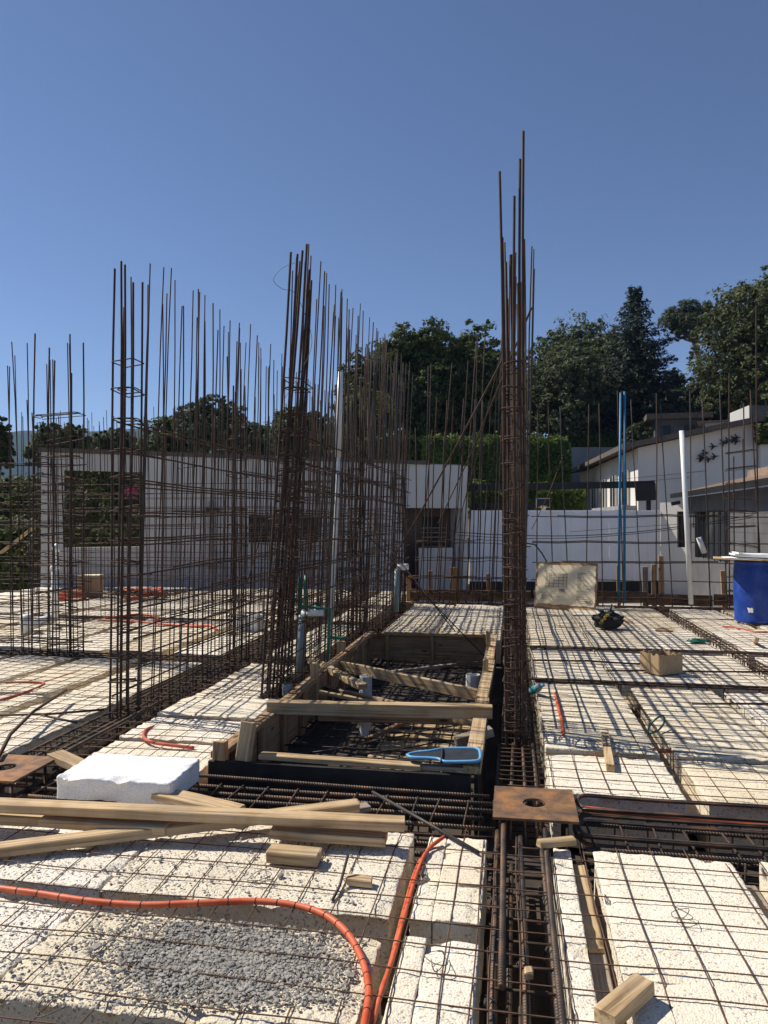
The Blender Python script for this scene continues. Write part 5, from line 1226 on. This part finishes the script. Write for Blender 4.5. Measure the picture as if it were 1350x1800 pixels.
add_obj('frame', fr.mesh('plaster_white'), bh, (0, 0, 0))
cc = (c + e) / 2; tube_obj('rim', [(cc.x + .1 * math.cos(a), c.y - .14 + .1 * math.sin(a), z0_ + .02) for a in np.linspace(0, 2 * PI, 13)[:-1]], .012, 'conduit_orange', bh, 5, True)
v, f = lathe([(.05, -.16), (.1, 0)], 12); add_obj('net', mesh_from(v, f[:-2], 'label_white'), bh, (cc.x, c.y - .14, z0_ + .02)); tube_obj('post', [(cc.x, c.y + .1, -.7), (cc.x, c.y + .1, z0_ + .1)], .05, 'black_steel', bh, 8)

# overhead cables
def cable(label, pts, r=.009): return tag(tube_obj('cable', spline(pts, 6), r, 'black_steel', None, 5), label, 'cable', 'cables strung behind the slab')
cable('lowest black cable strung across the white fence', [atd(640, 922, 14.6), atd(900, 941, 14.6), atd(1120, 935, 14.6), atd(1400, 893, 14.6)])
cable('second black cable strung across the white fence', [atd(640, 926, 14.7), atd(900, 946, 14.7), atd(1120, 938, 14.7), atd(1400, 898, 14.7)], .007)
cable('thin cable crossing the grey house wall', [atd(1000, 935, 15), atd(1230, 920, 15), atd(1400, 925, 15)], .005)
cable('thin cable crossing the cream gable', [atd(1000, 850, 22), atd(1200, 832, 22), atd(1400, 808, 22)], .006)
cable('second thin cable crossing the cream gable', [atd(1000, 856, 22.1), atd(1200, 840, 22.1), atd(1400, 817, 22.1)], .006)

# ------------------------------------------------------------------ trees, hedge, plants
def leaf_mesh(centers, normals, sizes, mat, aspect=0.55, seed=0):
    r = np.random.default_rng(seed); n = len(centers)
    nz = normals + r.normal(0, .55, (n, 3)); nz /= np.linalg.norm(nz, axis=1)[:, None] + 1e-9
    rv = r.normal(0, 1, (n, 3)); u = np.cross(nz, rv); u /= np.linalg.norm(u, axis=1)[:, None] + 1e-9; w = np.cross(nz, u)
    a = sizes[:, None]; b = a * aspect
    V = np.stack([centers - u * a, centers + w * b - nz * a * .15, centers + u * a, centers - w * b - nz * a * .15], 1).reshape(-1, 3)
    me = bpy.data.meshes.new('leaves'); me.vertices.add(4 * n); me.vertices.foreach_set('co', V.astype(np.float32).ravel())
    me.loops.add(4 * n); me.loops.foreach_set('vertex_index', np.arange(4 * n, dtype=np.int32))
    me.polygons.add(n); me.polygons.foreach_set('loop_start', np.arange(0, 4 * n, 4, dtype=np.int32)); me.polygons.foreach_set('loop_total', np.full(n, 4, dtype=np.int32))
    me.materials.append(MAT[mat]); me.update(calc_edges=True); me.validate(); return me
def crown_points(lobes, n, r, clump=0.5, fill=.25):
    C = []; N = []; tot = sum(l[3] * l[4] for l in lobes)
    for (x, y, z, rx, rz) in lobes:
        k = int(n * rx * rz / tot); nc = max(14, int(k / 34))
        d = r.normal(0, 1, (nc, 3)); d /= np.linalg.norm(d, axis=1)[:, None]
        rad = np.where(r.random(nc) < fill + .12, r.uniform(.3, .85, nc), r.uniform(.78, 1.12, nc))
        cc = d * rad[:, None] * np.array([rx, rx, rz]) + np.array([x, y, z])
        idx = r.integers(0, nc, k); cr = clump * rx * .23 * r.uniform(.4, 1.5, nc)
        dd = r.normal(0, 1, (k, 3)); dd /= np.linalg.norm(dd, axis=1)[:, None]; rr_ = r.random(k) ** .45
        P = cc[idx] + dd * (cr[idx] * rr_)[:, None] * np.array([1, 1, .75])
        C.append(P); N.append(dd * .8 + d[idx] * .5 + np.array([0, 0, .5]))
    return np.concatenate(C), np.concatenate(N)
def tree(label, px, py_top, px_w, py_bot, d, mat, n=12000, leaf=.13, nl=9, seed=0, name='broadleaf_tree', group='trees behind the houses', squash=1.0, clump=.9, spread=1.0, shape='round', fill=.25, trunk=True):
    r = np.random.default_rng(seed + 100)
    top = atd(px, py_top, d); base = atd(px, py_bot, d); gz = ground_z(base.x, base.y); R = px_w / FPX * d / 2
    zt, zb = top.z, base.z; H = zt - zb
    t = thing(name, label, 'tree', (base.x, base.y, gz), group)
    n = int(n * 3.2); leaf *= .60; nl = nl + 5; lobes = []
    for k in range(nl):
        a = r.uniform(0, 2 * PI); f = (k + .5) / nl; hh = zb + H * (.18 + .66 * f)
        env = math.sqrt(max(.1, 1 - ((f - .42) / .62) ** 2)) if shape == 'round' else (1.0 - .75 * f)
        rad = R * env * r.uniform(.45, .62); rr_ = R * env * .52 * spread
        lobes.append((base.x + rr_ * math.cos(a), base.y + rr_ * .8 * math.sin(a), hh, rad, min(rad * .85, H * .3) * squash))
    lobes.append((base.x, base.y, zb + H * .5, R * .6, H * .36)); lobes.append((base.x + r.uniform(-.2, .2) * R, base.y, zt - H * .2, R * .5, H * .2)); lobes.append((base.x - R * .35, base.y, zb + H * .62, R * .5, H * .22)); lobes.append((base.x + R * .4, base.y, zb + H * .58, R * .5, H * .22))
    C, N = crown_points(lobes, n, r, clump, fill); S = leaf * r.uniform(.6, 1.35, len(C))
    C[:, 2] = np.where(C[:, 2] > zt + .2, zt + .2 - (C[:, 2] - zt - .2) * .5, C[:, 2])
    o = add_obj('crown', leaf_mesh(C - np.array(t['_base']), N, S, mat, .55, seed), t, t['_base'])
    mb = MB(); b = Vector((base.x, base.y, gz - .2)); tr = max(.12, R * .075)
    mid = Vector((base.x + .1 * R, base.y, zb + H * .35))
    mb.tube([b, b * .5 + mid * .5 + Vector((.08, .05, 0)), mid, Vector((base.x, base.y, zb + H * .75))], [tr * 1.3, tr, tr * .75, tr * .25], 9)
    for (x, y, z, rx, rz) in lobes[:7]:
        s = Vector((base.x + .05 * R, base.y, zb + H * .12 + (z - zb) * .25)); e = Vector((x, y, z)); mb.tube([s, s * .5 + e * .5 + Vector((0, 0, .1 * R)), e], [tr * .5, tr * .33, tr * .12], 6)
    mb2 = MB(); mb2.v = [Vector(p) - Vector(t['_base']) for p in mb.v]; mb2.f = mb.f
    add_obj('trunk', mb2.mesh('bark', True), t, t['_base'])
    return t
# big dark trees left of the central column
tree('big dark broadleaf tree with the highest crown left of the central column', 722, 557, 190, 800, 34, 'leaf_broad', 15000, .15, 11, 1)
tree('big dark broadleaf tree just left of the central column', 828, 566, 190, 800, 35, 'leaf_broad', 14000, .15, 11, 2)
tree('dark tree filling the gap between the two big crowns', 772, 592, 170, 820, 37, 'leaf_broad', 13000, .15, 8, 3)
tree('smaller olive tree at the left foot of the big dark trees', 640, 618, 130, 810, 33, 'leaf_olive', 9000, .14, 8, 4)
tree('low dark tree showing over the pale wall right of the leaning column', 540, 720, 150, 815, 31, 'leaf_broad', 8000, .13, 7, 5)
tree('bushy tree showing between the left and middle rebar walls', 372, 690, 140, 815, 31, 'leaf_grey', 8000, .12, 9, 6, fill=.15, clump=.7)
tree('low spreading tree beside the bushy one over the pale wall', 310, 728, 140, 815, 33, 'leaf_broad', 5000, .13, 7, 7)
tree('dark low tree behind the porch beam', 105, 740, 110, 830, 30, 'leaf_broad', 6000, .13, 8, 8)
tree('dark tree cut by the left frame edge', -8, 727, 70, 850, 29, 'leaf_broad', 5000, .13, 7, 9)
tree('tree strip above the coping left of the bushy tree', 205, 757, 110, 810, 40, 'leaf_broad', 4000, .14, 7, 10)
tree('low tree over the wall left of the leaning column', 455, 742, 90, 810, 34, 'leaf_olive', 4500, .13, 7, 24)
# right of the column
tree('grey-green rounded tree right of the central column', 985, 600, 175, 800, 37, 'leaf_grey', 14000, .14, 10, 11)
tree('high rounded tree behind the grey-green one', 1035, 545, 215, 800, 43, 'leaf_grey', 14000, .16, 11, 12)
tree('dark green dome-shaped tree above the hedge by the column', 965, 585, 110, 760, 45, 'leaf_broad', 6000, .15, 8, 13)
tree('pale grey-green shrubby tree beside the spruce foot', 1080, 640, 170, 800, 39, 'leaf_grey', 12000, .14, 9, 14)
tree('dark tree between the spruce and the umbrella pine', 1180, 640, 110, 790, 42, 'leaf_broad', 7000, .14, 8, 15)
tree('mid-green tree between the grey-green one and the spruce', 1055, 590, 170, 800, 41, 'leaf_broad', 12000, .15, 10, 26)
tree('yellowish bush above the hedge in front of the shrubby tree', 1040, 728, 80, 785, 37.6, 'leaf_olive', 3500, .11, 6, 16)
tree('bush beside the dark grey house', 1120, 742, 50, 795, 31, 'leaf_olive', 3000, .11, 6, 17)
tree('large drooping evergreen at the right frame edge', 1432, 452, 375, 740, 31, 'leaf_olive', 30000, .15, 15, 18, clump=.6)
tree('dark undergrowth tree below the drooping evergreen', 1300, 640, 120, 760, 34, 'leaf_conifer', 8000, .14, 8, 19)
tree('dark tree filling the slope behind the umbrella pine', 1228, 660, 100, 780, 40, 'leaf_pine', 5000, .13, 7, 20)
def conifer(label, px, py_top, px_w, py_bot, d, seed):
    r = random.Random(seed); top = atd(px, py_top, d); base = atd(px, py_bot, d); gz = ground_z(base.x, base.y); R = px_w / FPX * d / 2
    t = thing('spruce_tree', label, 'tree', (base.x, base.y, gz), 'trees behind the houses'); H = top.z - base.z
    C = []; N = []; S = []; mb = MB(); B = Vector(t['_base'])
    mb.tube([Vector((0, 0, -.2)), Vector((0, 0, base.z - gz)), Vector((0, 0, top.z - gz))], [.32, .28, .03], 8)
    nl = 26
    for k in range(nl):
        f = k / nl; z = base.z + H * f; L = R * (1 - f) ** .85 * (1.0 + .12 * math.sin(k * 2.1)) + .12
        for b in range(11 if f < .7 else 7):
            a = 2 * PI * b / (11 if f < .7 else 7) + k * .7 + r.uniform(-.25, .25); LL = L * r.uniform(.75, 1.12)
            dirv = Vector((math.cos(a), math.sin(a), 0)); p0 = Vector((base.x, base.y, z))
            e = p0 + dirv * LL + Vector((0, 0, -.12 * LL + .35 * f)); mb.tube([p0 - B, e - B], [.03, .008], 4)
            m = int(125 * max(.3, LL / R))
            for q in range(m):
                u = r.uniform(.15, 1.0); sp = .11 * LL * (1.15 - u) + .06
                p = p0 + (e - p0) * u + Vector((-dirv.y, dirv.x, 0)) * r.gauss(0, sp) + Vector((0, 0, r.gauss(-.05, .07) + .10 * u))
                C.append(p); N.append((dirv.x * .4, dirv.y * .4, 1)); S.append(r.uniform(.08, .17))
    add_obj('crown', leaf_mesh(np.array(C) - np.array(B), np.array(N), np.array(S), 'leaf_conifer', .30, seed), t, B); add_obj('trunk', mb.mesh('bark', True), t, B)
conifer('dark pointed spruce rising above the cream house', 1117, 508, 225, 760, 38, 31)
def umbrella_pine():
    d = 45; base = atd(1236, 735, d); top = atd(1215, 530, d); gz = ground_z(base.x, base.y)
    t = thing('pine_tree', 'umbrella-shaped pine on a bare trunk left of the drooping evergreen', 'tree', (base.x, base.y, gz), 'trees behind the houses'); B = Vector(t['_base'])
    r = np.random.default_rng(5); lobes = []
    for (px, py, rx, rz) in ((1195, 552, 1.0, .6), (1215, 545, 1.2, .7), (1238, 548, .9, .6), (1182, 570, .8, .5), (1205, 572, 1.0, .55), (1228, 580, .9, .5), (1250, 560, .7, .5), (1186, 592, .6, .35), (1246, 600, .5, .35), (1226, 618, .5, .3)):
        p = atd(px, py, d); lobes.append((p.x, p.y + r.uniform(-.8, .8), p.z, rx, rz))
    C, N = crown_points(lobes, 22000, r, .9, .2)
    add_obj('crown', leaf_mesh(C - np.array(B), N, .085 * r.uniform(.6, 1.4, len(C)), 'leaf_pine', .3, 5), t, B)
    mb = MB(); m1 = atd(1233, 650, d); m2 = atd(1222, 600, d); m3 = atd(1215, 555, d)
    mb.tube([Vector((base.x, base.y, gz - .2)) - B, base - B, m1 - B, m2 - B, m3 - B], [.26, .24, .2, .15, .06], 8)
    for l in lobes: mb.tube([m2 - B, (m2 + Vector(l[:3])) / 2 - B - Vector((0, 0, .1)), Vector(l[:3]) - B], [.09, .06, .03], 5)
    add_obj('trunk', mb.mesh('bark', True), t, B)
umbrella_pine()
def palm():
    d = 30; c = atd(652, 690, d); base = atd(655, 860, d); gz = ground_z(base.x, base.y)
    t = thing('palm_tree', 'palm with yellowed drooping fronds in front of the big dark trees', 'tree', (base.x, base.y, gz)); B = Vector(t['_base']); r = random.Random(4)
    mb = MB(); mb.tube([Vector((0, 0, -.2)), (c - B)], [.22, .17], 8); add_obj('trunk', mb.mesh('bark', True), t, B)
    for k in range(18):
        a = 2 * PI * k / 18 + r.uniform(-.2, .2); L = r.uniform(1.0, 1.6); up = r.uniform(.2, .7); C = []; N = []; S = []
        for q in range(46):
            u = (q + 1) / 46; p = c + Vector((math.cos(a) * L * u, math.sin(a) * L * u, up * u * L - 1.0 * L * u * u)); sd = (-1) ** q * .16 * (1 - .6 * u)
            C.append(p + Vector((-math.sin(a) * sd, math.cos(a) * sd, -.05))); N.append((0, 0, 1)); S.append(.16)
        add_obj('frond', leaf_mesh(np.array(C) - np.array(B), np.array(N), np.array(S), 'leaf_bright' if k % 3 == 0 else 'leaf_olive', .2, k), t, B)
palm()
def hedge(label, px0, px1, py0, py1, d0, d1, depth, mat, n, leaf, seed, name='hedge', cat='hedge'):
    Fh = Frame(px0, d0, px1, d1); r = np.random.default_rng(seed); l = Fh.s_(px1); zt = Fh.hit((px0 + px1) / 2, py0)[1]; zb = Fh.hit((px0 + px1) / 2, py1)[1]
    t = thing(name, label, cat, Fh.a + Vector((0, 0, zb)), None, Fh.rz); H = zt - zb
    k = n // 2
    x = r.uniform(0, l, n); y = r.uniform(0, depth, n); z = r.uniform(0, H, n); face = r.random(n)
    bump = .12 * np.sin(x * 2.3 + z * 3) + .10 * np.sin(x * 5.1 - z * 4)
    N = np.zeros((n, 3)); fr = face < .6; tp = (face >= .6) & (face < .9)
    y = np.where(fr, bump + r.normal(0, .09, n), y); z = np.where(tp, H + .8 * bump + r.normal(0, .08, n), z)
    N[fr] = (0, -1, .3); N[tp] = (0, -.2, 1); N[~(fr | tp)] = (0, 0, 1)
    add_obj('foliage', leaf_mesh(np.stack([x, y, z], 1), N, leaf * r.uniform(.6, 1.4, n), mat, .6, seed), t)
    m = MB(); m.box(.15, l - .15, .35, depth - .1, -.8, H - .35); add_obj('branch_core', m.mesh('bark'), t)
hedge('tall clipped hedge wall behind the black beam', 742, 1003, 774, 868, 29, 29.5, 1.6, 'leaf_hedge', 26000, .075, 41)
hedge('hedge top showing above the bare concrete wall', 995, 1100, 764, 812, 36, 36, 1.2, 'leaf_hedge', 11000, .085, 48)
hedge('lower shaggy hedge under the black beam', 824, 1022, 862, 905, 24.5, 25.5, 1.2, 'leaf_hedge', 12000, .085, 42)
hedge('dark hedge along the foot of the big trees', 590, 745, 775, 860, 30, 30, 1.5, 'leaf_broad', 9000, .09, 43)
hedge('dark shrubs at the foot of the left frame edge', -40, 66, 930, 1045, 17.2, 16.6, 1.2, 'leaf_broad', 8000, .06, 44, 'shrub', 'shrub')
hedge('ivy hanging over the right end of the cream gable', 1331, 1375, 745, 778, 21.4, 21.2, .6, 'leaf_broad', 2500, .07, 45, 'ivy', 'plant')
hedge('dense dark shrubbery filling the view through the porch', 95, 275, 828, 1035, 22.5, 22.5, 1.2, 'leaf_broad', 12000, .07, 46, 'shrub', 'shrub')
hedge('olive shrubbery behind the pale wall at the left frame edge', -60, 78, 850, 1040, 23.0, 23.0, 1.2, 'leaf_olive', 10000, .07, 47, 'shrub', 'shrub')
def bush(label, px, py, w, h, d, mat, n, leaf, seed, name='shrub'):
    r = np.random.default_rng(seed); c = atd(px, py, d); R = w / FPX * d / 2; Hh = h / FPX * d / 2; gz = min(ground_z(c.x, c.y), c.z - Hh)
    t = thing(name, label, 'shrub', (c.x, c.y, gz), 'shrubs around the porch'); B = np.array(t['_base'])
    lobes = [(c.x + r.uniform(-.5, .5) * R, c.y + r.uniform(-.3, .3) * R, c.z + r.uniform(-.5, .5) * Hh, R * .5, Hh * .5) for k in range(7)]
    C, N = crown_points(lobes, n, r, 1.0, .3); add_obj('foliage', leaf_mesh(C - B, N, leaf * r.uniform(.6, 1.4, len(C)), mat, .5, seed), t, B)
    mb = MB()
    for k in range(5): mb.tube([Vector((0, 0, -.1)), Vector((lobes[k][0] - B[0], lobes[k][1] - B[1], lobes[k][2] - B[2]))], [.03, .012], 5)
    add_obj('stems', mb.mesh('bark', True), t, B)
bush('shrub behind the left half of the porch opening', 150, 885, 75, 110, 19.5, 'leaf_broad', 4000, .07, 51)
bush('yellow-green shrub behind the right half of the porch opening', 210, 915, 80, 90, 19.0, 'leaf_olive', 4000, .06, 52)
bush('pink-flowering shrub under the porch beam', 225, 865, 45, 30, 20.5, 'flower_pink', 260, .04, 53)
bush('bright reed-like shrub beside the left porch pillar', 42, 890, 60, 110, 19.0, 'leaf_bright', 3500, .07, 54)
bush('dark shrub filling the low part of the porch opening', 175, 945, 110, 60, 18.6, 'leaf_broad', 3500, .06, 55)
bush('pale green shrub at the left frame edge', 5, 900, 60, 120, 20, 'leaf_olive', 3500, .07, 56)
tag(plank('slanted_batten', atd(2, 972, 16.2), atd(62, 925, 16.0), .08, .05, 'wood'), 'pale batten slanting in front of the left shrubs', 'timber', 'loose timber on the slab')

# air between here and the hills
hz = MB(); hz.box(-2000, 2000, -60, 1250, -8.0, 172); ho = add_obj('haze', hz.mesh(None)); tag(ho, 'thin blue haze lying over the distant hills', 'haze', kind='stuff')
hm = bpy.data.materials.new('haze_air'); hm.use_nodes = True; hn = hm.node_tree.nodes; hn.remove(hn['Principled BSDF'])
pv = hn.new('ShaderNodeVolumePrincipled'); pv.inputs['Color'].default_value = (0.36, 0.55, 1.0, 1); pv.inputs['Density'].default_value = 0.00026
hm.node_tree.links.new(pv.outputs[0], hn['Material Output'].inputs['Volume']); ho.data.materials.append(hm)

for o in bpy.data.objects:
    if '_base' in o: del o['_base']
